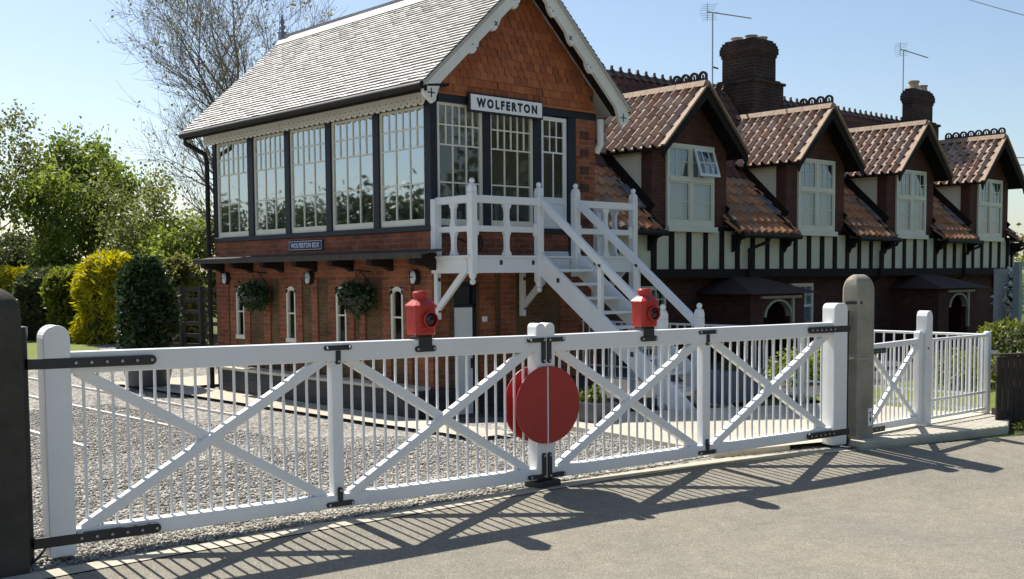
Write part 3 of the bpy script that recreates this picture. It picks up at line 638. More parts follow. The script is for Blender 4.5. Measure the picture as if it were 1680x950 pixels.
# red brick dressings, a little proud of the stone
b = MB(); pr = .018
b.box(-pr, 0.0, -pr, .30, .36, 2.148); b.box(-pr, 0, BL-.34, BL+pr, .36, 2.148); b.box(-pr, 0, .302, BL-.342, 1.62, 2.148)
for a, e in LW:
    for u0, u1 in ((a-.16, a), (e, e+.16)): b.box(-pr, 0, u0, u1, .36, 1.618)
    b.box(-pr, 0, a+.001, e-.001, lz1, 1.618)
for u0, u1 in ((1.30, 1.42), (2.36, 2.50), (3.55, 3.72)): b.box(-pr-.004, 0, u0, u1, .36, 1.617)
b.box(0.002, .22, -pr, 0, .36, 2.148); b.box(DX1+.03, DX1+.26, -pr, 0, .36, 2.148); b.box(.222, DX1+.028, -pr, 0, DZ1+.02, 2.148)
b.box(1.02, 1.26, -pr, 0, .36, 2.148); b.box(1.262, 2.02, -pr, 0, 1.72, 2.148); b.box(2.02, BW+pr, -pr, 0, .36, 2.148)
b.box(DX1+.262, 1.018, -pr, 0, 1.72, 2.148)
b.box(2.30, BW+pr, -pr, .25, 2.15, 3.66)         # the pier beside the upper door
b.build('red_brick_dressing', M_BRICK, BX)
for k in range(6): b = MB(); b.box(2.38, 2.54, -pr-.006, -pr+.001, 2.25+k*.22, 2.25+k*.22+.10); b.build('dark_brick_band', M_CBRK, BX)
b = MB(); b.box(-.24, -pr-.002, -.04, 4.64, -.2, .345); b.box(-.05, DX0-.03, -.05, 0, -.2, .355); b.box(DX1+.03, BW+.04, -.05, 0, -.2, .355); b.box(-.019, 0, 4.64, BL+.02, -.2, .355)
b.build('engineering_brick_plinth', M_PLIN, BX)
b = MB()
for k in range(8): b.box(-.275, -pr-.004, 4.66-(k+1)*.58, 4.66-k*.58-.006, .345, .385)
b.build('plinth_coping', M_SLAB, BX, bevel=.006)
# --- arched cream windows below
for i, (a, e) in enumerate(LW):
    b = MB(); cx = (a+e)/2; x0, x1 = -.012, .03
    b.box(x0, x1, a, a+.04, lz0, lz1-.03); b.box(x0, x1, e-.04, e, lz0, lz1-.03); b.box(x0-.01, x1, a-.01, e+.01, lz0-.03, lz0+.03); b.box(x0, x1, a+.04, e-.04, 1.15, 1.17)
    arc = [(cx-(e-a)/2+(e-a)*k/10, lz1-.05+.05*math.sin(PI*k/10)) for k in range(11)]
    for k in range(10):
        p, q = arc[k], arc[k+1]; b.prism([(p[0], p[1]-.05), (q[0], q[1]-.05), q, p], 'yz', x0, x1)
    w = b.build('arched_window', M_CREAM, BX); b = MB(); b.quad((.015, a+.03, lz0), (.015, a+.03, lz1), (.015, e-.03, lz1), (.015, e-.03, lz0)); b.build('pane', M_GLASS, w)
    b = MB(); b.box(.13, .14, a-.05, e+.05, lz0-.05, lz1+.05); b.build('blind', M_DARK, w)
# --- lower door
b = MB(); b.box(DX0+.012, DX1-.05, .03, .07, -.15, 1.275); dr = b.build('lower_door', M_DOOR, BX, bevel=.004)
b = MB(); b.box(DX1-.085, DX1-.065, .018, .03, .56, .68); b.tube([(DX1-.075, .02, .64), (DX1-.075, -.005, .64), (DX1-.115, -.005, .64)], .007, 6); b.build('handle', M_BLACK, dr)
b = MB(); b.box(DX0, DX0+.012, .02, .08, -.15, 1.56); b.box(DX1-.05, DX1, .02, .08, -.15, 1.56); b.box(DX0, DX1, .02, .08, 1.277, 1.31); b.box(DX0, DX1, .02, .08, 1.52, 1.56); fr = b.build('door_frame', M_NAVY, BX)
b = MB(); b.quad((DX0, .05, 1.30), (DX1, .05, 1.30), (DX1, .05, 1.54), (DX0, .05, 1.54)); b.build('fanlight', M_GLASS, fr)
b = MB(); b.box(DX0-.1, DX1+.1, .09, .10, -.1, 1.7); b.build('inner_blank', M_DARK, fr)
b = MB(); b.box(.715, .785, -.045, -pr, 1.10, 1.165); b.build('switch_box', M_DOOR, BX, bevel=.006)
# --- sill band, posts, lintel
b = MB(); b.box(-.045, .08, -.03, BL+.03, 2.15, WZ0); b.box(-.03, 2.29, -.04, .08, 2.15-.002, WZ0-.002); b.build('sill_band', M_NAVY, BX, bevel=.006)
LP = [(-.03, .09), (.965, 1.085), (1.99, 2.11), (2.975, 3.095), (3.93, 4.08), (4.995, 5.09)]
for a, e in LP: b = MB(); b.box(-.028, .075, a, e, WZ0, 3.66); b.build('window_post', M_NAVY, BX, bevel=.005)
for a, e in ((.765, .875), (1.575, 1.70), (2.165, 2.30)): b = MB(); b.box(a, e, -.03, .07, WZ0-.30 if a > 1.6 else WZ0, 3.60); b.build('window_post', M_NAVY, BX, bevel=.005)
b = MB(); b.box(-.026, .07, .09, BL, 3.56, 3.72); b.box(.091, 2.66, -.034, .09, 3.601, 3.685); b.build('lintel', M_NAVY, BX)
def sash(u0, u1, z0, z1, P, lower=(3, 2), upper=(6, 2), split=.655, name='window', gl=None):
    """P(u, d, z): d = outwards. cream sash with its glazing bars; the pane is a sub-part"""
    b = MB(); st = .036
    def bx(a, e, d0, d1, f, g_):
        p = [P(x, d, z) for z in (f, g_) for d in (d0, d1) for x in (a, e)]
        b.add(p, [(0,2,3,1), (4,5,7,6), (0,1,5,4), (2,6,7,3), (0,4,6,2), (1,3,7,5)])
    bx(u0, u0+st, -.03, .012, z0, z1); bx(u1-st, u1, -.03, .012, z0, z1); bx(u0+st, u1-st, -.03, .014, z0, z0+.075); bx(u0+st, u1-st, -.03, .012, z1-.03, z1)
    zi0, zi1 = z0+.075, z1-.03; zm = lerp(zi0, zi1, split); a0, a1 = u0+st, u1-st; w = .0085
    bx(a0, a1, -.012, .008, zm-w, zm+w)
    for n_, zz0, zz1 in ((lower, zi0, zm-w), (upper, zm+w, zi1)):
        for k in range(1, n_[0]): u = lerp(a0, a1, k/n_[0]); bx(u-w, u+w, -.012, .006, zz0, zz1)
        for k in range(1, n_[1]): z = lerp(zz0, zz1, k/n_[1]); bx(a0, a1, -.011, .0055, z-w, z+w)
    o = b.build(name, M_CREAM, BX)
    b = MB(); b.quad(P(a0, -.004, zi0), P(a1, -.004, zi0), P(a1, -.004, zi1), P(a0, -.004, zi1)); b.build('pane', gl or M_GLASS, o); return o
for k in range(5):
    a, e = LP[k][1], LP[k+1][0]; sash(a, e, WZ0, 3.565, lambda u, d, z: (-d+.01, u, z))
sash(.09, .765, WZ0, 3.60, lambda u, d, z: (u, -d+.01, z), gl=M_GLASSG); sash(.875, 1.575, WZ0, 3.60, lambda u, d, z: (u, -d+.01, z), gl=M_GLASSG)
# --- upper door
b = MB(); u0, u1, z0, z1 = 1.705, 2.16, 1.885, 3.585; st = .055
b.box(u0, u0+st, 0, .035, z0, z1); b.box(u1-st, u1, 0, .035, z0, z1); b.box(u0+st, u1-st, 0, .035, z0, 1.99); b.box(u0+st, u1-st, 0, .035, 2.52, 2.60); b.box(u0+st, u1-st, 0, .035, z1-.05, z1)
b.box(u0+st, u1-st, .012, .03, 1.99, 2.52); b.box(u0-.01, u1+.01, -.02, .0, z0-.02, z0+.05)
for k in (1,): b.box((u0+u1)/2-.008, (u0+u1)/2+.008, .004, .02, 2.60, 3.15)
for k in (1, 2): u = lerp(u0+st, u1-st, k/3); b.box(u-.007, u+.007, .004, .02, 3.16, z1-.05)
b.box(u0+st, u1-st, .003, .02, 3.14, 3.16); b.box(u0+st, u1-st, .003, .02, 3.335, 3.35)
d = b.build('upper_door', M_DOOR, BX, bevel=.003)
b = MB(); b.quad((u0+st, .018, 2.6), (u1-st, .018, 2.6), (u1-st, .018, z1-.05), (u0+st, .018, z1-.05)); b.build('pane', M_GLASSG, d)
b = MB(); b.tube([(u0+.03, -.0, 2.5), (u0+.03, -.03, 2.5), (u0+.09, -.03, 2.5)], .008, 6); b.build('handle', M_BLACK, d)
# --- room inside: floor, ceiling, far walls
b = MB(); b.box(.05, BW-.02, .05, BL-.05, 2.10, 2.14); b.build('room_floor', M_WOODIN, BX)
b = MB(); b.box(.02, BW-.02, .02, BL-.02, 3.66, 3.70); b.build('room_ceiling', M_DOOR, BX)
b = MB(); b.box(BW-.06, BW-.05, .05, BL, 2.14, 3.66); b.box(.05, BW-.05, BL-.06, BL-.05, 2.14, 3.66); b.build('room_lining', M_WOODIN, BX)
b = MB()
b.box(1.4, 1.75, .9, 4.2, 2.14, 2.62)
for k in range(16): y = 1.0+k*.2; b.tube([(1.58, y, 2.6), (1.50, y, 3.02)], .012, 6)
b.build('lever_frame', M_DARK, BX)
# --- awning on the left face
b = MB(); b.prism([(-.02, 1.925), (-.02, 1.945), (-.345, 1.895), (-.345, 1.875)], 'xz', -.26, BL+.03); b.box(-.362, -.340, -.26, BL+.03, 1.838, 1.905); b.box(-.05, -.02, -.03, BL+.03, 1.87, 1.92)
b.build('awning', M_AWN, BX, bevel=.004)
for k in range(7):
    y = -.06+k*.82; b = MB(); b.prism([(-.02, 1.70), (-.02, 1.90), (-.335, 1.865), (-.335, 1.775), (-.10, 1.745)], 'xz', y-.055, y+.055); b.build('awning_bracket', M_TIMB, BX, bevel=.004)
# --- gable triangle with scalloped hung tiles
RX, RZ, SLP = 1.30, 5.255, .915
b = MB(); b.prism([(.0, 3.685), (BW, 3.685), (BW, RZ-.06-SLP*(BW-RX)), (RX, RZ-.06), (0, RZ-.06-SLP*RX)], 'xz', .0, .06); b.build('gable_backing', M_DARK, BX)
b = MB(); b.uv = []; tw, th = .105, .094; row = 0; z = 3.72; rr_ = random.Random(3)
while z < 5.15:
    off = (row % 2)*tw/2; x = -tw+off
    while x < BW+tw:
        cx = x+tw/2; top = z+th*1.35
        if RZ-.09-SLP*abs(cx-RX) > z+th*.5 and 0.02 < cx < BW-.02:
            y0 = -.030+rr_.uniform(-.003, .003); w = tw/2-.0025; dy = rr_.uniform(-.004, .004)
            scal = row > 2
            bot = [(cx-w, z+.030), (cx-w*.72, z+.006), (cx, z-.004), (cx+w*.72, z+.006), (cx+w, z+.030)] if scal else [(cx-w, z), (cx, z), (cx+w, z)]
            n0 = len(b.v); k = len(bot)
            fr_ = [(px, y0+dy*(px-cx)/w, pz) for px, pz in bot] + [(cx+w, y0+.022, top), (cx-w, y0+.022, top)]
            b.add(fr_ + [(px, y0+.011, pz) for px, pz in bot], [tuple(range(k+2))] + [(i+1, i, k+2+i, k+3+i) for i in range(k-1)])
            b.uv += [(row*1.37+.5+int(x/tw)*1.0, row+.5)]*(2*k+2)
        x += tw
    row += 1; z += th
b.build('hung_tiles', M_GTILE, BX)
b = MB(); b.box(.0, BW, -.052, .0, 3.688, 3.716); b.build('tile_string_course', M_GTILE, BX)
# --- slate roof: real courses on the left slope, plain on the right
ROOF_Y0, ROOF_Y1 = -.37, 5.33
def slate_slope(name, sgn, parent):
    b = MB(); b.uv = []; ex = -.36 if sgn < 0 else RX*2+.36; rnd = random.Random(5)
    nC = 34; n = Vector((-SLP*(-sgn)*-1, 0, 1)); n = Vector((sgn*SLP, 0, 1)).normalized(); dn = Vector((sgn, 0, -SLP)).normalized()
    Ls = (RX+.36)*math.sqrt(1+SLP**2); st = Ls/nC; top = Vector((RX, 0, RZ))
    for c_ in range(nC):
        y = ROOF_Y0 - (c_ % 2)*.085 ; j = 0
        while y < ROOF_Y1:
            w = .17+rnd.uniform(-.006, .006); a0 = max(y+.0018, ROOF_Y0); a1 = min(y+w-.0018, ROOF_Y1)
            if a1-a0 > .02:
                l = (c_+1)*st + rnd.uniform(-.004, .004); u0 = max(l-st*1.25, 0); t0 = .004; t1 = .024+rnd.uniform(-.002, .004)
                p0 = top+dn*u0+n*t0; p1 = top+dn*l+n*t1; p2 = top+dn*l+n*.003
                v = [p0+Vector((0,a0,0)), p0+Vector((0,a1,0)), p1+Vector((0,a1,0)), p1+Vector((0,a0,0)), p2+Vector((0,a1,0)), p2+Vector((0,a0,0))]
                f = [(0,1,2,3), (3,2,4,5)]; f = f if sgn > 0 else [q[::-1] for q in f]
                b.add(v, f); b.uv += [(j*1.0+.5, c_+.5)]*6
            y += w; j += 1
    u0 = top; e_ = top+dn*Ls
    b.add([u0+Vector((0,ROOF_Y0,0)), u0+Vector((0,ROOF_Y1,0)), e_+Vector((0,ROOF_Y1,0)), e_+Vector((0,ROOF_Y0,0)), u0+Vector((0,ROOF_Y0,-.05)), u0+Vector((0,ROOF_Y1,-.05)), e_+Vector((0,ROOF_Y1,-.05)), e_+Vector((0,ROOF_Y0,-.05))],
          [(0,3,2,1), (4,5,6,7), (0,4,7,3), (1,2,6,5), (2,3,7,6)]); b.uv += [(.5,.5)]*8
    return b.build(name, M_SLATE, parent)
slate_slope('slate_roof', -1, BX); slate_slope('slate_roof', 1, BX)
b = MB()
y = ROOF_Y0
while y < ROOF_Y1-.05:
    y1 = min(y+.40, ROOF_Y1); b.prism([(RX-.115, RZ-.085), (RX-.122, RZ-.075), (RX-.03, RZ+.035), (RX+.03, RZ+.035), (RX+.122, RZ-.075), (RX+.115, RZ-.085), (RX, RZ+.0)], 'xz', y+.002, y1-.002)
    b.box(RX-.018, RX+.018, y+.002, y1-.002, RZ+.030, RZ+.085); y = y1
b.build('ridge_tiles', M_SLATE, BX)
b = MB(); b.box(RX-.045, RX+.045, ROOF_Y1-.10, ROOF_Y1+.0, RZ+.0, RZ+.14); b.lathe([(.045, RZ+.13), (.02, RZ+.17), (.05, RZ+.20), (.05, RZ+.22), (.02, RZ+.26), (.04, RZ+.28), (.025, RZ+.34), (.006, RZ+.42)], RX, ROOF_Y1-.05, 10); b.build('finial', M_LEAD, BX)
# --- eaves: fascia, gutter, valance
EZ = RZ-SLP*(RX+.36)
b = MB(); b.box(-.345, -.315, ROOF_Y0+.02, ROOF_Y1, EZ-.105, EZ-.012); b.prism([(-.315, EZ-.03), (-.315, EZ-.05), (0, EZ-.02), (0, EZ+.01)], 'xz', ROOF_Y0+.03, ROOF_Y1); b.build('fascia', M_TIMB, BX)
b = MB(); b.tube([(-.375, ROOF_Y0+.03, EZ-.045), (-.375, ROOF_Y1+.02, EZ-.045)], .042, 12); b.build('gutter', M_IRON, BX, autos=50)
b = MB(); n_ = 44; y0, y1 = -.03, BL+.12; w = (y1-y0)/n_; zb_ = 3.56; zt_ = 3.70
for k in range(n_):
    cy = y0+(k+.5)*w; r = w*.42; pts = [(y0+k*w, zb_+.03), (cy-r, zb_+.03)] + [(cy-r*math.cos(PI*i/8), zb_+.03-r*.95*math.sin(PI*i/8)) for i in range(1, 8)] + [(cy+r, zb_+.03), (y0+(k+1)*w, zb_+.03), (y0+(k+1)*w, zt_), (y0+k*w, zt_)]
    b.prism(pts, 'yz', -.115, -.095)
va = b.build('valance', M_BARGE, BX)
b = MB()
for k in range(n_): b.lathe([(.0075, -.1165), (.0075, -.114)], 0, 0, 8, 'y')
b = MB()
for k in range(n_):
    cy = y0+(k+.5)*w
    for sx in (0, .5): pts = [(cy+sx*w+.0085*math.cos(2*PI*i/8), zb_+(.022 if sx == 0 else .062)+.0085*math.sin(2*PI*i/8)) for i in range(8)]; b.prism(pts, 'yz', -.1165, -.1145)
b.build('pierced_holes', M_BLACK, va)
# --- bargeboards with lobes and cut crosses
BY = -.335
def barge(sgn):
    dx = lambda t: RX + sgn*t; top = lambda t: RZ-.015-SLP*t
    hang = .205                                   # vertical depth of board
    T = RX+.30; lob = [.30, .62, .94]; under = []; n = 60
    pts_t = [(dx(0), top(0))]; pts_t = [(dx(T), top(T))] if False else None
    up_ = [(dx(t), top(t)) for t in np.linspace(0, T+.05, 12)]
    low = []
    for t in np.linspace(T-.20, .06, 90):
        d = hang
        for l in (.28, .60, .92):
            if abs(t-l) < .062: d = hang + .062*math.sqrt(max(0, 1-((t-l)/.062)**2))
        low.append((dx(t), top(t)-d))
    low.append((dx(0), top(0)-hang-.03))
    foot = [(dx(T+.05), top(T+.05)-.12), (dx(T+.03), top(T)-.20), (dx(T-.02), top(T)-.23), (dx(T-.07), top(T)-.265), (dx(T-.115), top(T)-.235), (dx(T-.125), top(T)-.19), (dx(T-.155), top(T)-.11), (dx(T-.175), top(T-.175)-hang-.02)]
    poly = up_ + foot + low
    b = MB(); b.prism(poly, 'xz', BY, BY+.045); o = b.build('bargeboard', M_BARGE, BX)
    b = MB(); b.m = 0
    n2 = Vector((sgn*SLP, 0, 1)).normalized(); a = Vector((dx(0), 0, top(0)-.045)); e = Vector((dx(T+.03), 0, top(T+.03)-.045))
    b.beam((a.x, BY-.006, a.z), (e.x, BY-.006, e.z), .02, .03, (n2.x, 0, n2.z)); b.build('moulding', M_BARGE, o)
    b = MB(); yk = BY-.0025
    def cross(cx, cz, r, w, rot):
        b = MB()
        for k in (0, 1):
            an = rot+k*PI/2; c_, s_ = math.cos(an), math.sin(an)
            pp = [(cx+u*c_-v*s_, cz+u*s_+v*c_) for u, v in ((-r, -w), (r, -w), (r, w), (-r, w))]; b.prism(pp, 'xz', yk-.001*k, yk+.004)
        b.build('cut_cross', M_BLACK, o)
    cross(dx(T-.055), top(T)-.155, .05, .007, 0)
    cross(dx(.60), top(.60)-hang*.98, .034, .0065, PI/4)
    for l in (.28, .92):
        for q in (-.028, .028): b = MB(); b.prism([(dx(l)+q+.009*math.cos(2*PI*i/8), top(l)-hang*.98-q*.6+.009*math.sin(2*PI*i/8)) for i in range(8)], 'xz', yk, yk+.004); b.build('drilled_hole', M_BLACK, o)
    b = MB(); b.beam((dx(-.0), -.20, top(0)+.0), (dx(T+.06), -.20, top(T+.06)+.0), .30, .035, (n2.x, 0, n2.z)); b.v = [(x, y, z-.03) for x, y, z in b.v]; b.build('verge_soffit', M_TIMB, o)
barge(-1); barge(1)
b = MB(); b.prism([(RX-.07, RZ-.30), (RX, RZ-.36), (RX+.07, RZ-.30), (RX+.06, RZ-.2), (RX-.06, RZ-.2)], 'xz', BY-.01, BY+.05); b.build('apex_pendant', M_BARGE, BX)
# --- rainwater pipe at the far left corner
b = MB(); b.tube([(-.36, 5.25, EZ-.06), (-.36, 5.25, EZ-.16), (-.10, 5.17, EZ-.30), (-.07, 5.17, EZ-.42), (-.07, 5.17, -.1)], .035, 10); b.build('rainwater_pipe', M_IRON, BX, autos=60)
b = MB(); b.tube([(2.72, -.05, 3.62), (2.72, -.05, 3.3), (2.70, .0, 3.2)], .045, 10); b.build('floodlight', M_BARGE, BX)
# twisted ironwork ring on the wall below the windows
b = MB()
for cx in (.60,):
    for r in (.11, .06): b.tube([(cx+r*math.cos(2*PI*k/20), -.055, 2.02+r*math.sin(2*PI*k/20)) for k in range(21)], .009, 6, cap=False)
    for k in range(4): a = k*PI/4; b.tube([(cx-.11*math.cos(a), -.055, 2.02-.11*math.sin(a)), (cx+.11*math.cos(a), -.055, 2.02+.11*math.sin(a))], .006, 6)
    b.tube([(cx-.11, -.055, 2.02), (cx-.35, -.055, 2.10), (cx-.52, -.055, 2.09)], .008, 6); b.tube([(cx, -.055, 2.02), (cx, -.01, 2.02)], .012, 6)
b.build('iron_wheel', M_IRON, BX)

# ------------------------------------------------------------------ signs
def text_mesh(txt, size, bold, depth, xs=1., space=1.):
    cu = bpy.data.curves.new('lettering', 'FONT'); cu.body = txt; cu.size = size; cu.offset = bold; cu.extrude = depth; cu.space_character = space
    cu.align_x = 'CENTER'; cu.align_y = 'CENTER'; cu.resolution_u = 4
    o = bpy.data.objects.new('lettering', cu); COL.objects.link(o); dg = bpy.context.evaluated_depsgraph_get(); dg.update()
    me = bpy.data.meshes.new_from_object(o.evaluated_get(dg)); bpy.data.objects.remove(o); bpy.data.curves.remove(cu); me.transform(Matrix.Diagonal((xs, 1, 1, 1))); return me
def letters(parent, txt, size, bold, mat, mx, xs, space, target_w, target_h):
    me = text_mesh(txt, size, bold, .002, xs, space); me.name = 'lettering'
    co_ = np.array([v.co[:] for v in me.vertices]); mn, mxx = co_.min(0), co_.max(0); cx = (mn+mxx)/2
    me.transform(Matrix.Diagonal((target_w/(mxx[0]-mn[0]), target_h/(mxx[1]-mn[1]), 1, 1)) @ Matrix.Translation((-cx[0], -cx[1], 0)))
    me.transform(XF @ mx); me.transform(Matrix.Translation(-Vector(parent['_o']))); me.materials.clear(); me.materials.append(mat)
    o = bpy.data.objects.new('lettering', me); COL.objects.link(o); o.parent = parent
t = thing('station_sign', (1.07, -.1, 3.53), 'white enamel board lettered WOLFERTON in black below the hung tile gable', 'sign')
b = MB(); b.box(.485, 1.655, -.105, -.055, 3.515, 3.735); b.build('sign_frame', M_SIGNK, t, bevel=.006)
b = MB(); b.box(.507, 1.633, -.1085, -.10, 3.537, 3.713); b.build('sign_board', M_SIGNW, t)
b = MB(); b.box(.60, .66, -.056, .0, 3.60, 3.66); b.box(1.48, 1.54, -.056, .0, 3.60, 3.66); b.build('sign_bracket', M_SIGNK, t)
mx = Matrix.Translation((1.07, -.1095, 3.625)) @ Matrix.Rotation(R(90), 4, 'X')
letters(t, 'WOLFERTON', .12, .0065, M_SIGNK, mx, .8, 1.45, .96, .108)
t = thing('name_plate', (-.03, 2.59, 1.98), 'small blue enamel plate lettered WOLFERTON BOX on the brick under the windows', 'sign')
b = MB(); b.box(-.042, -.019, 2.19, 3.0, 1.982, 2.118); b.build('sign_board', M_SIGNB, t, bevel=.003)
b = MB(); 
for q in ((2.205, 2.985, 1.994, 1.999), (2.205, 2.985, 2.101, 2.106), (2.205, 2.210, 1.999, 2.101), (2.980, 2.985, 1.999, 2.101)): b.box(-.0440, -.0415, *q)
b.build('sign_border', M_SIGNW, t)
mx = Matrix.Translation((-.0432, 2.595, 2.05)) @ Matrix.Rotation(R(-90), 4, 'Z') @ Matrix.Rotation(R(90), 4, 'X')
letters(t, 'WOLFERTON BOX', .07, .0008, M_SIGNW, mx, .7, 1.05, .68, .066)

# ------------------------------------------------------------------ wall lamps and hanging baskets
for y, lb in ((4.70, 'oval bulkhead wall lamp nearest the rainwater pipe'), (2.48, 'oval bulkhead wall lamp between the two hanging baskets'), (.25, 'oval bulkhead wall lamp nearest the white landing bracket')):
    t = thing('wall_lamp', (0, y, 1.57), lb, 'lamp', 'oval lamps on the brick wall')
    b = MB(); pts = [(y+.062*math.cos(2*PI*k/20), 1.63+.088*math.sin(2*PI*k/20)) for k in range(20)]; b.prism(pts, 'yz', -.085, -.016); b.build('lamp_base', M_IRON, t, bevel=.006)
    b = MB()
    for i in range(6):
        a = i/5*PI/2
        for k in range(18): b.v.append((-.085-.045*math.sin(a), y+.052*math.cos(a)*math.cos(2*PI*k/18), 1.63+.076*math.cos(a)*math.sin(2*PI*k/18)))
    b.f = [(i*18+k, (i+1)*18+k, (i+1)*18+(k+1) % 18, i*18+(k+1) % 18) for i in range(5) for k in range(18)]; b.mi = [0]*len(b.f); b.build('lamp_glass', M_LAMPG, t, smooth=True)
    b = MB(); b.box(-.134, -.128, y-.006, y+.006, 1.55, 1.71); b.box(-.133, -.127, y-.05, y+.05, 1.624, 1.636); b.build('lamp_guard', M_IRON, t)

def leaves(name, pts, size, mat, parent, down=0., squash=1., aspect=.55, jit=.5, outc=None):
    """one small folded leaf-shaped face per point"""
    P = np.asarray(pts, float); n = len(P); d = RNG.normal(0, 1, (n, 3)); d[:, 2] = d[:, 2]*squash - down
    if outc is not None: d += outc
    d /= np.linalg.norm(d, axis=1)[:, None]; w = RNG.normal(0, 1, (n, 3)); w -= (w*d).sum(1)[:, None]*d; w /= np.linalg.norm(w, axis=1)[:, None]
    nn = np.cross(d, w); L = (size*RNG.uniform(1-jit, 1+jit, n))[:, None]; W = L*aspect/2
    V = np.stack([P, P+d*L*.45+w*W+nn*L*.06, P+d*L, P+d*L*.45-w*W+nn*L*.06], 1).reshape(-1, 3)
    Fc = (np.array([[0,1,2,3]])[None] + (np.arange(n)*4)[:, None, None]).reshape(-1, 4)
    return np_mesh(name, V, Fc, mat, parent)
def blob(n, cx, cy, cz, rx, ry, rz, shell=.55):
    d = RNG.normal(0, 1, (n, 3)); d /= np.linalg.norm(d, axis=1)[:, None]; r = RNG.uniform(shell, 1.0, n)[:, None]
    return np.array([cx, cy, cz]) + d*r*np.array([rx, ry, rz])
def fpts(P): # far frame -> world for numpy point sets
    P = np.asarray(P); return P*S_FAR + np.array(CAM*(1-S_FAR))
for y, lb in ((3.62, 'hanging basket of dark foliage near the rainwater pipe end of the wall'), (1.18, 'hanging basket of dark foliage nearer the staircase')):
    t = thing('hanging_basket', (-.22, y, 1.30), lb, 'hanging basket', 'hanging baskets on the brick wall')
    b = MB(); b.lathe([(.01, 1.25), (.08, 1.26), (.14, 1.31), (.165, 1.39)], -.22, y, 16); b.build('basket', M_DARK, t)
    b = MB(); b.tube([(-.018, y, 1.70), (-.24, y, 1.72), (-.22, y, 1.66)], .009, 6); b.tube([(-.018, y, 1.55), (-.16, y, 1.71)], .007, 6)
    for k in range(3): a = k*2.1; b.tube([(-.22, y, 1.67), (-.22+.16*math.cos(a), y+.16*math.sin(a), 1.40)], .003, 4)
    b.build('bracket', M_IRON, t)
    P = np.vstack([blob(1300, -.20, y+.05, 1.45, .20, .25, .12, .3), blob(900, -.20, y-.02, 1.36, .20, .21, .18, .4), blob(250, -.2, y+.2, 1.42, .14, .17, .2, .3)])
    leaves('foliage', fpts(P), .065, M_DKLEAF, t, down=.5)

# ------------------------------------------------------------------ white landing and staircase
t = ST = thing('staircase', (1.3, -.65, 0), 'white timber landing and open staircase climbing to the upper door of the signal box', 'staircase')
LX0, LX1, LY, LZ = -.03, 2.70, -.65, 1.865
b = MB()
for k in range(6): b.box(LX0, LX1, LY+k*.107+.004, LY+(k+1)*.107, LZ-.028, LZ-.002)
b.build('deck', M_STAIR, t)
b = MB(); b.box(LX0+.02, 1.00, LY-.022, LY+.022, LZ-.195, LZ-.03); b.box(1.66, LX1-.02, LY-.022, LY+.022, LZ-.195, LZ-.03); b.box(1.0, 1.66, LY+.03, LY+.06, LZ-.195, LZ-.03); b.box(LX0, LX0+.04, LY+.022, -.02, LZ-.195, LZ-.03); b.box(LX1-.04, LX1, LY+.022, -.02, LZ-.195, LZ-.03)
b.box(LX0-.012, 1.0, LY-.035, LY+.02, LZ-.030, LZ+.0); b.box(1.66, LX1+.012, LY-.035, LY+.02, LZ-.03, LZ); b.box(LX0-.014, LX0+.02, LY+.02, -.02, LZ-.030, LZ+.0)
b.build('fascia_board', M_STAIR, t, bevel=.004)
def newel(x, y, z0, z1, pend=True):
    b = MB(); w = .042
    b.box(x-w, x+w, y-w, y+w, z0, z1-.155)
    v = []; f = []
    for k, (r, z) in enumerate(((w, z1-.155), (w*.98, z1-.11), (w*.80, z1-.075), (w*.45, z1-.058))):
        for i in range(4): v.append((x+r*(-1, 1, 1, -1)[i], y+r*(-1, -1, 1, 1)[i], z))
    for k in range(3):
        for i in range(4): f.append((k*4+i, k*4+(i+1) % 4, k*4+4+(i+1) % 4, k*4+4+i))
    f.append((12, 13, 14, 15)); b.add(v, f)
    o = b.build('newel_post', M_STAIR, t, bevel=.008, seg=2)
    b = MB(); b.sphere(x, y, z1-.032, .032); b.build('ball_finial', M_STAIR, o, smooth=True)
    if pend:
        b = MB(); b.lathe([(.042, z0), (.042, z0-.03), (.024, z0-.055), (.02, z0-.06)], x, y, 8); b.sphere(x, y, z0-.085, .034); b.build('pendant', M_STAIR, o, autos=40)
TOPZ = 2.70
newel(.03, LY-.02, 1.66, TOPZ); newel(1.03, LY-.02, 1.56, TOPZ); newel(1.63, LY-.02, 1.62, TOPZ+.015, False); newel(2.65, LY-.02, -.25, TOPZ+.0, False)
b = MB(); b.box(-.035, .065, -.10, -.02, LZ, 2.50); b.build('wall_post', M_STAIR, t, bevel=.005)
b = MB(); b.box(2.61, 2.69, -.10, -.02, LZ, 2.50); b.build('wall_post', M_STAIR, t, bevel=.005)
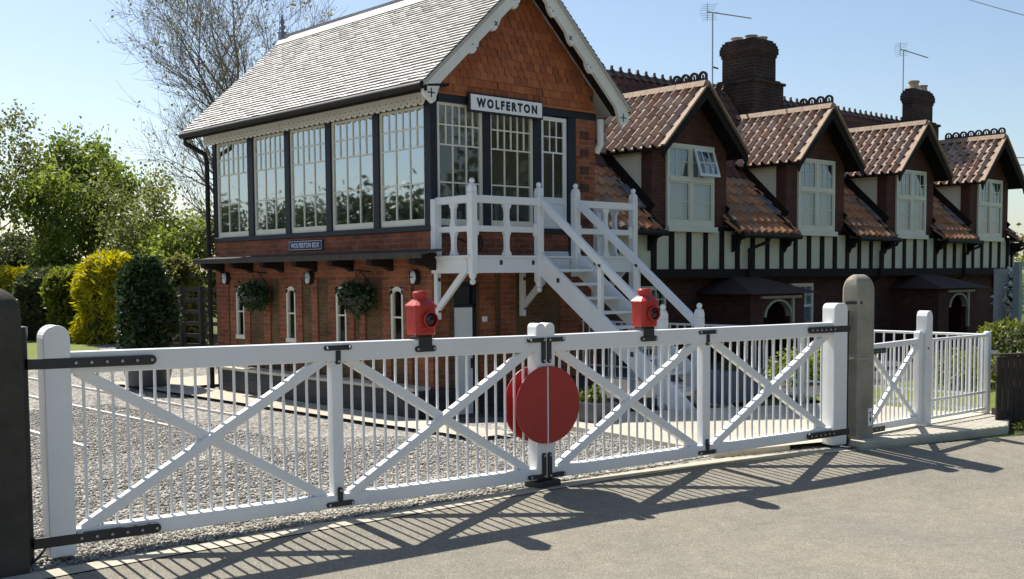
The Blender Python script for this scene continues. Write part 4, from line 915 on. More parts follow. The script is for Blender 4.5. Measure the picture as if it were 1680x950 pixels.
def balustrade(p, q, n):
    p, q = Vector(p), Vector(q); d = (q-p).normalized()
    for z0, h, w, nm in ((2.475, .085, .055, 'hand_rail'), (2.155, .065, .045, 'middle_rail')):
        b = MB(); b.beam(p+Vector((0,0,z0)), q+Vector((0,0,z0)), w, h); b.build(nm, M_STAIR, t, bevel=.006)
    # shaped flat balusters, bobbin profile
    prof = [(.055, LZ), (.055, LZ+.02), (.030, LZ+.06), (.026, LZ+.14), (.034, LZ+.22), (.048, LZ+.235), (.048, LZ+.25), (.060, LZ+.28), (.060, LZ+.30), (.048, LZ+.33), (.048, LZ+.345), (.034, LZ+.36), (.026, LZ+.43), (.030, LZ+.51), (.055, LZ+.545), (.055, LZ+.57)]
    side = d.cross(Vector((0,0,1)))
    def flat(cpos, sides=(-1, 1), name='baluster'):
        b = MB(); pl = []
        for s_ in (1, -1):
            seq = prof if s_ > 0 else prof[::-1]
            for r, z in seq: pl.append(cpos + d*(r*s_ if s_ in sides else 0) + Vector((0,0,z)))
        m_ = len(pl); b.add([v+side*.020 for v in pl] + [v-side*.020 for v in pl], [tuple(range(m_)), tuple(range(2*m_-1, m_-1, -1))] + [(i, i+m_, (i+1) % m_+m_, (i+1) % m_) for i in range(m_)])
        b.build(name, M_STAIR, t)
    for k in range(1, n+1): flat(p.lerp(q, k/(n+1)))
    for e, s_ in ((p, 1), (q, -1)):
        b = MB(); c_ = e+d*(.03*s_)
        b.beam(c_+Vector((0,0,2.155-.075)), c_+Vector((0,0,2.155+.075)), .05, .05); b.build('rail_block', M_STAIR, t, bevel=.012)
balustrade((.03, -.06, 0), (.03, LY, 0), 1); balustrade((.06, LY-.02, 0), (1.0, LY-.02, 0), 1); balustrade((1.66, LY-.02, 0), (2.62, LY-.02, 0), 1); balustrade((2.65, LY, 0), (2.65, -.06, 0), 1)
# strings, treads, handrails
SY0, SZ0, SY1, SZ1 = -.66, 1.80, -2.55, .42
sl_ = (SZ1-SZ0)/(SY1-SY0)
for x in (1.03, 1.63):
    b = MB(); pts = [(-.63, 1.96), (-.63, 1.70), (-2.95, .02-.12), (-3.05, .02-.12), (-3.05, .16), (-2.60, .50)]
    pts = [(-.63, 1.955), (-.63, 1.69), (-2.72, .185), (-2.95, .06), (-2.95, .26), (-2.72, .455)]
    b.prism(pts, 'yz', x-.022, x+.022); b.build('stair_string', M_STAIR, t, bevel=.004)
    b = MB(); b.beam((x, -.69, 2.50), (x, -2.48, 1.11), .055, .085); b.build('hand_rail', M_STAIR, t, bevel=.008, seg=2)
    newel(x, -2.50, .10, 1.335, False)
    b = MB(); b.beam((x, -1.63, 1.20), (x, -1.63, 1.76), .055, .055, (0,1,0)); b.build('baluster', M_STAIR, t, bevel=.005)
nT = 9
for k in range(nT):
    f_ = (k+1)/(nT+1); y = lerp(-.66, -2.72, f_); z = lerp(1.865, .30, f_)
    b = MB(); b.box(1.055, 1.605, y-.11, y+.09, z-.032, z); b.build('tread', M_STAIR, t, bevel=.004)
for x, yy_ in ((.03, LY), (1.34, LY), (2.60, LY)):
    b = MB(); b.box(x-.03, x+.03, -.085, -.022, 1.15, 1.67); b.prism([(-.085, 1.24), (-.085, 1.33), (-.50, 1.70), (-.58, 1.70), (-.58, 1.67)], 'yz', x-.024, x+.024); b.build('support_bracket', M_STAIR, t, bevel=.005)
for x, y, z in ((.44, LY-.024, 1.785), (.93, LY-.024, 1.785), (1.95, LY-.024, 1.785)):
    b = MB(); b.box(x-.018, x+.018, y-.012, y+.002, z-.025, z+.025); b.build('bolt_head', M_BLACK, t, bevel=.003)
for y, z in ((-1.0, 1.58), (-2.1, .80)):
    b = MB(); b.box(1.0, 1.01, y-.02, y+.02, z-.025, z+.025); b.build('bolt_head', M_BLACK, t)
for x in (.03, 1.34):
    for z in (1.60, 1.25): b = MB(); b.box(x-.015, x+.015, -.096, -.084, z-.02, z+.02); b.build('bolt_head', M_BLACK, t)
use(ID)

# ================================================================== COTTAGES (far frame)
use(FAR)
CT = thing('cottage_row', (13, 5, 0), 'row of half timbered cottages with red pantile roof and four gabled dormers', 'cottages')
DC = [8.38, 12.52, 16.47, 20.52]                  # dormer centres
CX0, CX1 = 5.3, 22.1
EY, EZc, SL = 2.74, 2.42, .93; YB = 4.0; ZB = EZc+SL*(YB-EY); SU = 1.47; RYc = 5.4; RZc = ZB+SU*(RYc-YB)
def pantiles(name, mat, P, U, Vv, nrm, nu, nv, wu, wv, parent, skip=None, du=8, tilt=.030, amp=.022, roll=False):
    """pantile sheet: P origin at eave, U along the eave, Vv up the slope; rows overlap as steps"""
    b = MB(); b.uv = []; P, U, Vv, nrm = Vector(P), Vector(U), Vector(Vv), Vector(nrm); rnd = random.Random(11)
    for r in range(nv):
        jit = [rnd.uniform(-.006, .006) for _ in range(nu+1)]; jz = [rnd.uniform(-.004, .004) for _ in range(nu+1)]
        c0 = None
        for k in range(nu*du+1):
            i = min(k//du, nu-1); u = k*wu/du; ph = (k % du)/du
            sk = skip and skip(i*wu+wu/2, (r+.5)*wv)
            if sk: c0 = None; continue
            h = (amp*math.sin(PI*ph/.5)**.8 if ph < .5 else 0)-.02 if roll else amp*(math.sin(2*PI*ph)+.18*math.sin(4*PI*ph))
            p0 = P+U*u+Vv*(r*wv-.012+jit[i])+nrm*(h+tilt+.010+jz[i]); p1 = P+U*u+Vv*((r+1)*wv+.03)+nrm*(h+.004); p2 = P+U*u+Vv*(r*wv-.012+jit[i])+nrm*(h+jz[i]-.004)
            n0 = len(b.v); b.v += [tuple(p2), tuple(p0), tuple(p1)]; b.uv += [(i+.5, r+.5)]*3
            if c0 is not None: b.f += [(c0, n0, n0+1, c0+1), (c0+1, n0+1, n0+2, c0+2)]; b.mi += [0, 0]
            c0 = n0
    # tile colour is per face, so split where the tile changes
    o = b.build(name, mat, parent); return o
ls = math.sqrt(1+SL*SL); upv = Vector((0, 1/ls, SL/ls)); nv_ = Vector((0, -SL/ls, 1/ls)); slope_len = (YB-EY)*ls
nC = int(slope_len/.27)
def skp(u, v):
    x = CX0+u; y = EY+v/ls
    return any(abs(x-c_) < 1.00 for c_ in DC) and y < 3.78
pantiles('front_roof', M_PAN, (CX0, EY, EZc), (1,0,0), upv, nv_, int((CX1-CX0)/.225), nC, .225, slope_len/nC, CT, skp, du=6, tilt=.046, amp=.034)
lu = math.sqrt(1+SU*SU); nU = int((RYc-YB)*lu/.27)
pantiles('upper_roof', M_PAN3, (CX0, YB-.015, ZB+.01), (1,0,0), (0, 1/lu, SU/lu), (0, -SU/lu, 1/lu), int((CX1-CX0)/.225), nU, .225, (RYc-YB)*lu/nU, CT, None, du=6, tilt=.02, amp=.030)  # slope steepened and tiles darkened so the upper roof reads as unlit
b = MB(); b.quad((CX0, EY+.6, EZc+SL*.6-.06), (CX1, EY+.6, EZc+SL*.6-.06), (CX1, YB, ZB-.06), (CX0, YB, ZB-.06)); b.quad((CX0, YB, ZB-.06), (CX1, YB, ZB-.06), (CX1, RYc, RZc-.06), (CX0, RYc, RZc-.06)); b.quad((CX1, RYc, RZc-.02), (CX0, RYc, RZc-.02), (CX0, RYc+3.5, 2.4), (CX1, RYc+3.5, 2.4)); b.build('rear_roof', M_PAN, CT)
for k, c_ in enumerate([CX0-1.2]+DC):            # sarking between the dormers
    x0 = max(c_+1.0, CX0); x1 = DC[k]-1.0 if k < 4 else CX1
    b = MB(); b.quad((x0, EY+.02, EZc-.03), (x1, EY+.02, EZc-.03), (x1, EY+.62, EZc+SL*.6-.04), (x0, EY+.62, EZc+SL*.6-.04)); b.build('eaves_board', M_TIMB, CT)
b = MB(); x = CX0
while x < CX1:
    b.prism([(RYc-.12, RZc-.06), (RYc, RZc+.07), (RYc+.12, RZc-.06)], 'yz', x, min(x+.36, CX1)); x += .364
b.build('ridge_tiles', M_CREST, CT)
b = MB(); x = CX0+.1
while x < CX1-.2:
    w = .185; pts = [(x, RZc+.05), (x+w, RZc+.05)] + [(x+w*.62*1.0, RZc+.10), (x+w*.56, RZc+.165), (x+w*.40, RZc+.165), (x+w*.30, RZc+.10)]
    b.prism(pts, 'xz', RYc-.02, RYc+.02); x += .262
b.build('ridge_crest', M_CREST, CT)
# walls
b = MB(); b.quad((CX0, 3.32, -.3), (CX1-.5, 3.32, -.3), (CX1-.5, 3.32, 1.75), (CX0, 3.32, 1.75)); b.quad((CX1-.5, 3.32, -.3), (CX1-.5, 8.8, -.3), (CX1-.5, 8.8, 2.45), (CX1-.5, 3.32, 2.45)); b.quad((CX0, 8.8, -.3), (CX0, 3.32, -.3), (CX0, 3.32, 2.45), (CX0, 8.8, 2.45))
b.add([(CX1-.5, 3.1, 2.4), (CX1-.5, 8.8, 2.4), (CX1-.5, RYc, RZc-.2)], [(0,1,2)]); b.add([(CX0, 3.1, 2.4), (CX0, 8.8, 2.4), (CX0, RYc, RZc-.2)], [(2,1,0)])
b.build('brick_wall', M_CBRK, CT)
b = MB(); b.box(CX0, CX1, 3.02, 3.3, 1.72, 2.50); b.build('plaster_panel', M_PLAS, CT)
b = MB(); b.box(CX0, CX1+.03, 2.955, 3.32, 1.555, 1.725); b.box(CX0, CX1+.02, 2.985, 3.02, 2.44, 2.52); b.build('jetty_beam', M_TIMB, CT, bevel=.006)
xs_ = []; x = CX0+.1
rs = random.Random(2)
while x < CX1-.2: xs_.append(x); x += .492
for x in xs_: b = MB(); w = .058+rs.uniform(-.006, .010); b.box(x-w, x+w, 2.988, 3.02, 1.725, 2.44); b.build('stud', M_TIMB, CT, bevel=.004)
b = MB(); b.prism([(3.0, 1.56), (3.3, 1.56), (3.3, 1.15), (3.24, 1.28), (3.1, 1.36), (3.06, 1.45)], 'yz', CX1-.62, CX1-.45); b.build('jetty_bracket', M_TIMB, CT)
# gutters, brackets, pipes in each bay
ends = [CX0-1.0]+DC
for k, c_ in enumerate(ends):
    x0 = max(c_+1.18, CX0+.05); x1 = DC[k]-1.02 if k < 4 else CX1+.05
    b = MB(); b.tube([(x0, EY-.05, EZc-.055), (x1, EY-.05, EZc-.065)], .052, 10); b.build('gutter', M_IRON, CT, autos=60)
    for xx in (x0+.12, x1-.12):
        b = MB(); b.prism([(3.0, 2.38), (2.72, 2.38), (2.74, 2.30), (2.84, 2.27), (2.86, 2.19), (2.95, 2.15), (3.0, 2.05)], 'yz', xx-.045, xx+.045); b.build('eaves_bracket', M_TIMB, CT)
    if k > 0:
        xd = x0+.55 if k == 1 else x1-.42
        b = MB(); b.tube([(xd+.32, EY-.05, EZc-.10), (xd+.32, EY-.02, EZc-.17), (xd, 2.93, 2.10), (xd, 2.93, 1.55), (xd, 3.25, 1.35), (xd, 3.25, -.2)], .036, 8); b.build('rainwater_pipe', M_IRON, CT, autos=60)
# ---- one dormer, then three copies
DW, DE, DEZ, DRZ = 1.08, 1.22, 3.845, 5.02; dsl = (DRZ-DEZ)/DE; DY0, DY1 = 2.66, 5.0
def dormer(c_, crest):
    b = MB(); wx0, wx1, wz0, wz1 = c_-.70, c_+.66, 2.50, 3.98
    b.box(c_-DW, wx0, 3.0, 3.24, 2.45, DEZ+dsl*(DE-DW)+.02); b.box(wx1, c_+DW, 3.0, 3.24, 2.45, DEZ+dsl*(DE-DW)+.02)
    b.prism([(c_-DW+.002, 3.98), (c_+DW-.002, 3.98), (c_, DRZ-.08)], 'xz', 3.002, 3.2); b.build('dormer_front', M_CBRK, CT)
    D = CT['_d'] if '_d' in CT else None
    fr = [o for o in COL.objects if o.parent == CT and o.name.startswith('dormer_front')][-1]
    for s_ in (-1, 1):
        b = MB(); x = c_+s_*(DW-.01)
        q = [(x, 3.24, 2.7), (x, 4.5, DEZ+.1), (x, 3.24, DEZ+.1)]; b.add(q + [(x-s_*.1, y, z) for _, y, z in q], [(0,1,2), (5,4,3)]); b.build('cheek', M_PLAS, fr)
        b = MB(); p, q = Vector((x+s_*.015, 2.98, 2.74)), Vector((x+s_*.015, 4.35, 2.74+SL*1.37)); b.beam(p+Vector((0,0,.06)), q+Vector((0,0,.06)), .05, .16); b.build('cheek_flashing_board', M_TIMB, fr)
        b = MB(); sx = c_+s_*(DW+.10); hh = .075
        p, q = Vector((sx, EY+.02, EZc+.06)), Vector((sx, 3.65, EZc+.06+SL*(.91))); b.beam(p, q, .20, .03); b.build('valley_skirt', M_TIMB, fr)
        b = MB(); b.beam(p+Vector((s_*.03,.33,.33*SL+.022)), p+Vector((s_*.03,.80,.80*SL+.022)), .19, .03); b.build('lead_flashing', M_LEAD, fr)
        # tiled slope
        n_ = Vector((s_*dsl, 0, 1)).normalized(); upl = Vector((-s_, 0, dsl)).normalized(); Ls = math.sqrt(DE**2+(DRZ-DEZ)**2)
        P = (c_+s_*DE, DY0 if s_ > 0 else DY1, DEZ); U = (0, 1, 0) if s_ > 0 else (0, -1, 0); nu = int((DY1-DY0)/.205)
        pantiles('dormer_roof', M_PAN2, P, U, upl, n_, nu, 6, (DY1-DY0)/nu, Ls/6, fr, None, du=10, tilt=.026, amp=.082, roll=True)
        b = MB(); v = [(c_+s_*DE, DY0, DEZ-.012), (c_+s_*DE, DY1, DEZ-.012), (c_, DY1, DRZ-.012), (c_, DY0, DRZ-.012)]; b.add(v + [(x_, y_, z_-.05) for x_, y_, z_ in v], [(0,1,2,3), (7,6,5,4), (0,4,5,1), (0,3,7,4)]); b.build('sarking', M_TIMB, fr)
        # bargeboard with hooked foot
        T = DE+.02; top = lambda t: DRZ+.015-dsl*t
        poly = [(c_+s_*t, top(t)) for t in (0, T)] + [(c_+s_*(T+.0), top(T)-.10), (c_+s_*(T-.05), top(T)-.20), (c_+s_*(T-.10), top(T)-.10), (c_+s_*(T-.30), top(T-.30)-.20), (c_, top(0)-.26)]
        b = MB(); b.prism(poly, 'xz', DY0-.045, DY0-.01); b.build('bargeboard', M_TIMB, fr)
        b = MB(); b.beam((c_, DY0-.05, DRZ+.035), (c_+s_*T, DY0-.05, top(T)+.02), .09, .035, (s_*dsl, 0, 1)); b.build('verge_tiles', M_RIDGE, fr)
    b = MB(); y = DY0-.05
    while y < DY1-.12: b.prism([(c_-.13, DRZ-.035), (c_-.06, DRZ+.075), (c_+.06, DRZ+.075), (c_+.13, DRZ-.035)], 'xz', y, y+.335); y += .342
    b.build('ridge_tiles', M_RIDGE, fr)
    for k in range(crest):                        # pierced trefoil cresting
        y = DY0-.04+k*.20; b = MB(); n = 14; ro, ri = .095, .055; cz = DRZ+.155
        v = []
        for sx_ in (-.02, .02):
            for r in (ro, ri):
                for i in range(n+1): a = -PI*.18+(PI*1.36)*i/n; v.append((c_+sx_, y+.095+r*math.cos(a), cz+r*math.sin(a)))
        f = []; m_ = n+1
        for i in range(n): f += [(i, i+1, m_+i+1, m_+i), (2*m_+i+1, 2*m_+i, 3*m_+i, 3*m_+i+1), (i, 2*m_+i, 2*m_+i+1, i+1), (m_+i, m_+i+1, 3*m_+i+1, 3*m_+i)]
        b.add(v, f); b.box(c_-.02, c_+.02, y, y+.19, DRZ+.06, DRZ+.12); b.box(c_-.018, c_+.018, y+.086, y+.104, DRZ+.12, cz+.03); b.build('crest_tile', M_CREST, fr)
    # window: casements with small top lights
    b = MB(); st = .055
    b.box(wx0, wx0+st, 2.955, 3.05, wz0, wz1); b.box(wx1-st, wx1, 2.955, 3.05, wz0, wz1); b.box(wx0+st, wx1-st, 2.955, 3.05, wz1-.06, wz1); b.box(wx0+st, wx1-st, 2.955, 3.05, wz0, wz0+.09)
    zm = 3.34; xm = (wx0+wx1)/2; b.box(wx0-.0+st, wx1-st, 2.945, 3.05, zm-.035, zm+.035); b.box(xm-.04, xm+.04, 2.953, 3.05, wz0+.09, wz1-.06)
    b.box(wx0-.02, wx1+.04, 2.90, 3.05, wz0-.10, wz0)
    for a, e in ((wx0+st, xm-.04), (xm+.04, wx1-st)):
        for z0, z1 in ((wz0+.09, zm-.035), (zm+.035, wz1-.06)):
            s2 = .03; b.box(a, a+s2, 2.965, 3.0, z0, z1); b.box(e-s2, e, 2.965, 3.0, z0, z1); b.box(a+s2, e-s2, 2.965, 3.0, z0, z0+s2); b.box(a+s2, e-s2, 2.965, 3.0, z1-s2, z1)
    z0 = (wz0+.09+zm-.035)/2
    b.box(wx0+st+.03, xm-.07, 2.975, 2.992, z0-.009, z0+.009); b.box(xm+.07, wx1-st-.03, 2.975, 2.992, z0-.009, z0+.009)
    for a, e in ((wx0+st+.03, xm-.07), (xm+.07, wx1-st-.03)):
        for k in (1, 2): x = lerp(a, e, k/3); b.box(x-.008, x+.008, 2.975, 2.992, zm+.065, wz1-.09)
        b.box(a, e, 2.976, 2.991, (zm+wz1)/2-.008, (zm+wz1)/2+.008)
    wf = b.build('dormer_window', M_CREAM, CT, bevel=.003)
    b = MB(); b.quad((wx0, 2.984, wz0), (wx1, 2.984, wz0), (wx1, 2.984, wz1), (wx0, 2.984, wz1)); b.build('pane', M_GLASSC, wf)
    b = MB(); n = 70
    for i in range(n+1):
        x = lerp(wx0, wx1, i/n); y = 3.10+.022*math.sin(i*1.35)+.012*math.sin(i*.41); gap = abs(x-xm) < .05
        b.v += [(x, y, wz0), (x, y+.012*math.sin(i*.9), wz1)]
        if i: b.f.append((2*i-2, 2*i, 2*i+1, 2*i-1)); b.mi.append(0)
    b.build('curtain', M_CURT, wf, smooth=True)
    b = MB(); b.quad((wx0-.2, 3.23, wz0-.1), (wx1+.2, 3.23, wz0-.1), (wx1+.2, 3.23, wz1+.2), (wx0-.2, 3.23, wz1+.2)); b.build('room_dark', M_DARK, wf)
    return fr, wf
fr1, wf1 = dormer(DC[0], 4)
for i, c_ in enumerate(DC[1:]):
    sh = ((c_-DC[0])*S_FAR, 0, 0); n_crest = (4, 0, 8)[i]; done = 0
    for root in (fr1, wf1):
        r = clone(root, CT, sh)
        for ch in list(root.children):
            if ch.name.startswith('crest_tile'): continue
            q = ch.copy(); COL.objects.link(q); q.parent = r; q.location = ch.location
        if root is fr1:
            src = [o for o in fr1.children if o.name.startswith('crest_tile')]
            for k in range(n_crest):
                q = src[0].copy(); COL.objects.link(q); q.parent = r; q.location = src[0].location + Vector((0, .2*k*S_FAR, 0))
# one open top light on the first dormer
b = MB(); a, e, z0, z1 = DC[0]-.02+.04, DC[0]+.60, 3.38, 3.91
hinge = Vector((0, 2.955, z1)); 
def tilt_(p):
    dz = p[2]-z1; an = R(17); return (p[0], 2.952+dz*math.sin(an)+ (p[1])*math.cos(an), z1+dz*math.cos(an)+p[1]*math.sin(an)*-1)
bx_ = []
for q in ((a, a+.05, z0, z1), (e-.05, e, z0, z1), (a+.05, e-.05, z0, z0+.05), (a+.05, e-.05, z1-.05, z1), (a+(e-a)/3-.008, a+(e-a)/3+.008, z0+.05, z1-.05), (a+(e-a)*2/3-.008, a+(e-a)*2/3+.008, z0+.05, z1-.05), (a+.05, e-.05, (z0+z1)/2-.008, (z0+z1)/2+.008)):
    n0 = len(b.v); b.box(q[0], q[1], -.035, -.005, q[2], q[3]); b.v[n0:] = [tilt_(p) for p in b.v[n0:]]
o = b.build('open_top_light', M_DOOR, CT)
b = MB(); b.quad(*[tilt_(p) for p in ((a, -.018, z0), (e, -.018, z0), (e, -.018, z1), (a, -.018, z1))]); b.build('pane', M_GLASSC, o)
# ---- chimneys
def chimney(x0, x1, y0, y1, zb, zw, zt, pots):
    b = MB(); b.box(x0-.16, x1+.16, y0-.10, y1+.10, zb, zw); b.box(x0-.20, x1+.20, y0-.14, y1+.14, zw, zw+.06); b.box(x0-.10, x1+.10, y0-.06, y1+.06, zw+.06, zw+.11)
    b.box(x0, x1, y0, y1, zw+.11, zt-.42)
    for k, (g_, h) in enumerate(((.02, .07), (.045, .14), (.03, .06), (.005, .06), (-.04, .05))):
        b.box(x0-g_, x1+g_, y0-g_, y1+g_, zt-.42+sum((.07, .14, .06, .06, .05)[:k]), zt-.42+sum((.07, .14, .06, .06, .05)[:k+1]))
    ch = b.build('chimney', M_CHIM, CT)
    b = MB(); cx, cy = (x0+x1)/2, (y0+y1)/2; b.add([(x0+.05, y0+.05, zt-.045), (x1-.05, y0+.05, zt-.045), (x1-.05, y1-.05, zt-.045), (x0+.05, y1-.05, zt-.045), (cx, cy, zt+.07)], [(0,1,4), (1,2,4), (2,3,4), (3,0,4)]); b.build('mortar_flaunching', M_SLAB, ch)
    for px, py, ph in pots: b = MB(); b.lathe([(.14, zt-.05), (.125, zt+ph*.7), (.15, zt+ph*.75), (.15, zt+ph), (.11, zt+ph), (.10, zt+ph*.5)], px, py, 14); b.build('chimney_pot', M_POT, ch, autos=50)
    return ch
chimney(12.80, 13.62, 4.76, 5.62, 4.9, 5.82, 6.86, [(13.0, 4.98, .03), (13.4, 5.0, .05), (13.05, 5.4, .05)])
chimney(19.84, 20.90, 4.76, 5.06, 4.6, 5.52, 6.50, [(20.14, 4.91, .17), (20.6, 4.91, .10)])
# ---- porches and ground floor windows
def porch(cx, w, y0, label=None):
    x0, x1 = cx-w/2, cx+w/2; ax, az = .46, .82
    b = MB()
    pts = [(x0, -.3), (cx-ax, -.3)] + [(cx-ax*math.cos(PI*k/14), az+ax*.72*math.sin(PI*k/14)) for k in range(15)] + [(cx+ax, -.3), (x1, -.3), (x1, 1.30), (x0, 1.30)]
    b.prism(pts, 'xz', y0, y0+.16); b.box(x0, x0+.14, y0+.16, 3.32, -.3, 1.3); b.box(x1-.14, x1, y0+.16, 3.32, -.3, 1.3)
    p = b.build('porch', M_CBRK, CT)
    b = MB(); e = .22; v = [(x0-e, y0-e, 1.26), (x1+e, y0-e, 1.26), (x1+e, 3.3, 1.26), (x0-e, 3.3, 1.26), (x0+.62, 3.15, 1.64), (x1-.62, 3.15, 1.64), (x1-.62, 3.3, 1.64), (x0+.62, 3.3, 1.64)]
    b.add(v, [(0,1,5,4), (1,2,6,5), (3,0,4,7), (3,2,1,0), (4,5,6,7)]); b.build('porch_roof', M_CREST, p)
    b = MB(); n = 16
    for r0, r1, d0, d1 in ((ax-.0, ax-.055, y0-.03, y0+.1),):
        for k in range(n):
            a, a2 = PI*k/n, PI*(k+1)/n
            b.prism([(cx-r0*math.cos(a), az+.72*r0*math.sin(a)), (cx-r0*math.cos(a2), az+.72*r0*math.sin(a2)), (cx-r1*math.cos(a2), az+.72*r1*math.sin(a2)-.0), (cx-r1*math.cos(a), az+.72*r1*math.sin(a))], 'xz', d0, d1)
    b.box(cx-ax-.10, cx+ax+.28, y0-.05, y0+.02, 1.165, 1.215); b.box(cx+ax-.03, cx+ax+.04, y0-.04, y0+.02, .35, 1.165)
    b.build('porch_arch_trim', M_PTRIM, p)
    b = MB(); b.box(cx-.5, cx+.5, 3.2, 3.3, -.3, 1.2); b.build('porch_door', M_DARK, p)
porch(10.0, 1.75, 2.2); porch(17.25, 1.9, 2.2)
for x0, x1 in ((12.05, 12.85), (14.45, 15.25), (18.95, 19.55), (7.2, 8.0)):
    b = MB(); z0, z1 = .35, 1.42; st = .06; y = 3.25
    b.box(x0, x0+st, y, y+.07, z0, z1); b.box(x1-st, x1, y, y+.07, z0, z1); b.box(x0+st, x1-st, y, y+.07, z1-.07, z1); b.box(x0-.05, x1+.05, y-.05, y+.07, z0-.06, z0); b.box(x0+st, x1-st, y-.005, y+.07, .92, .98)
    for k in (1, 2): x = lerp(x0, x1, k/3); b.box(x-.012, x+.012, y+.01, y+.05, .98, z1-.07)
    b.box(x0+st, x1-st, y+.01, y+.05, 1.17, 1.19); b.box((x0+x1)/2-.02, (x0+x1)/2+.02, y+.01, y+.06, z0, .92)
    w = b.build('ground_floor_window', M_CREAM, CT); b = MB(); b.quad((x0, y+.035, z0), (x1, y+.035, z0), (x1, y+.035, z1), (x0, y+.035, z1)); b.build('pane', M_GLASSC, w)
    b = MB(); b.quad((x0, y+.066, z0), (x1, y+.066, z0), (x1, y+.066, z1), (x0, y+.066, z1)); b.build('curtain', M_CURT if x0 in (12.05,) else M_DARK, w)
# ---- aerials
def aerial(x, y, z0, z1, boom, n, label, refl):
    t = thing('television_aerial', (x, y, z0), label, 'aerial', 'television aerials on the chimneys')
    b = MB(); b.tube([(x, y, z0), (x, y, z1)], .016, 8); b.build('mast', M_ALU, t)
    b = MB(); d = Vector((boom[0], boom[1], boom[2])); p = Vector((x, y, z1)) - d*.12; q = p+d; b.tube([p, q], .014, 6)
    b.build('boom', M_ALU, t)
    pz = Vector((-.3, .95, 0)) if not refl else Vector((-.5, .85, 0))
    b = MB()
    for k in range(n):
        c_ = p.lerp(q, .12+.85*k/(n-1)); h = .05 if k else .12; b.tube([c_-pz*h, c_+pz*h], .0045, 4)
    b.build('elements', M_ALU, t)
    b = MB()
    for s_ in (-1, 1):
        for j in range(4): c_ = p+Vector((0, 0, s_*(.03+.045*j)))+d*(.02*j); b.tube([c_-pz*.17, c_+pz*.17], .0045, 4)
    b.tube([p+Vector((0, 0, -.19)), p+Vector((0, 0, .19))], .008, 4); b.build('reflector', M_ALU, t)
    for zz in (z0+.1, z0+.48): b = MB(); b.beam((x, y, zz), (x+.26, y+.05, zz), .03, .03); b.build('wall_bracket', M_ALU, t)
aerial(12.42, 5.6, 5.75, 7.42, (1.35, -.2, .02), 10, 'tall television aerial on the left chimney of the cottages, bare boom to the right', True)
aerial(20.86, 5.6, 5.8, 7.68, (1.15, -.2, -.12), 9, 'television aerial on the smaller far chimney, with short crossing rods', False)
use(ID)

# ================================================================== TREES AND PLANTS
def branch_tree(name, base, height, spread, label, levels=4, kids=(7, 6, 6, 5), lean=(0, 0), trunk_r=.18, first=.30, up=.35, mat=None, leaf=None, leaf_n=0, leaf_size=.1, twig_r=.006, seed=1, crown_fill=None, group=None, curl=.12, cat='tree', lenf=.62):
    rnd = random.Random(seed); base = Vector(base)
    t = thing(name, base, label, cat, group)
    trunk = MB(); limbs = MB(); tips = []
    def grow(p, d, L, r, lv, b):
        n = 5 if lv < 2 else 3; pts = [p.copy()]; rs = [r]; q = p.copy(); dd = d.copy()
        for i in range(n):
            dd = (dd + Vector((rnd.gauss(0, curl), rnd.gauss(0, curl), rnd.gauss(0, curl)+ (up*.16 if lv else .05)))).normalized()
            q = q+dd*(L/n); pts.append(q.copy()); rs.append(max(r*(1-.72*(i+1)/n), twig_r*.6))
        b.tube(pts, rs, 8 if lv == 0 else (6 if lv == 1 else (4 if lv == 2 else 3)), cap=False)
        if lv == levels:
            tips.extend(pts[1:]); return
        k = kids[min(lv, len(kids)-1)]
        for j in range(k):
            f = lerp(first if lv == 0 else .22, 1.0, (j+rnd.random()*.7)/k); f = min(f, .999); i = int(f*n); a = pts[i].lerp(pts[i+1], f*n-i); ra = lerp(rs[i], rs[i+1], f*n-i)
            di = (pts[i+1]-pts[i]).normalized(); az = rnd.uniform(0, 2*PI) if lv else (j*2.4+rnd.uniform(-.4, .4))
            o1 = di.orthogonal().normalized(); o2 = di.cross(o1); an = R(rnd.uniform(28, 58) if lv else rnd.uniform(38, 68)*spread)
            nd = (di*math.cos(an)+(o1*math.cos(az)+o2*math.sin(az))*math.sin(an)).normalized(); nd.z += up*.25; nd.normalize()
            grow(a, nd, L*lenf*rnd.uniform(.75, 1.15)*(1.15-.35*f if lv == 0 else 1), max(ra*.62, twig_r), lv+1, limbs)
        if lv >= 2: tips.extend(pts[2:])
    d0 = Vector((lean[0], lean[1], 1)).normalized(); grow(base, d0, height, trunk_r, 0, trunk)
    trunk.build('trunk', M_BARK, t, smooth=True); limbs.build('branches', M_TWIG if name == 'bare_tree' else M_BARK, t, smooth=True)
    if leaf:
        T = np.array([v[:] for v in tips]); idx = RNG.integers(0, len(T), leaf_n); P = T[idx]+RNG.normal(0, crown_fill or .16, (leaf_n, 3))
        leaves('crown', P, leaf_size, leaf, t, down=.25, aspect=.62)
    return t
def gpt(px, depth):                                # ground point under an image column at a depth
    p = at(px, 520, depth); return (p.x, p.y, -.36)
branch_tree('bare_tree', gpt(458, 30), 7.0, .95, 'tall bare tree with fine grey twigs just coming into bud behind the slate roof', levels=4, kids=(13, 9, 8, 7), trunk_r=.19, first=.32, up=.55, leaf=M_LEAFO, leaf_n=3200, leaf_size=.08, twig_r=.0052, seed=17, crown_fill=.10, lenf=.56, curl=.10)
branch_tree('leafy_tree', gpt(0, 42), 7.3, 1.1, 'thinly leaved tree at the left edge with a visible pale trunk', levels=4, kids=(9, 7, 6, 4), trunk_r=.18, first=.36, up=.34, leaf=M_LEAF, leaf_n=18000, leaf_size=.15, seed=12, crown_fill=.25, lenf=.52)
branch_tree('leafy_tree', gpt(178, 43), 5.4, .95, 'yellow green tree standing between the left edge tree and the bare tree', levels=4, kids=(9, 5, 5, 4), trunk_r=.17, first=.22, up=.30, leaf=M_LEAF2, leaf_n=18000, leaf_size=.165, seed=29, crown_fill=.24, lenf=.50)
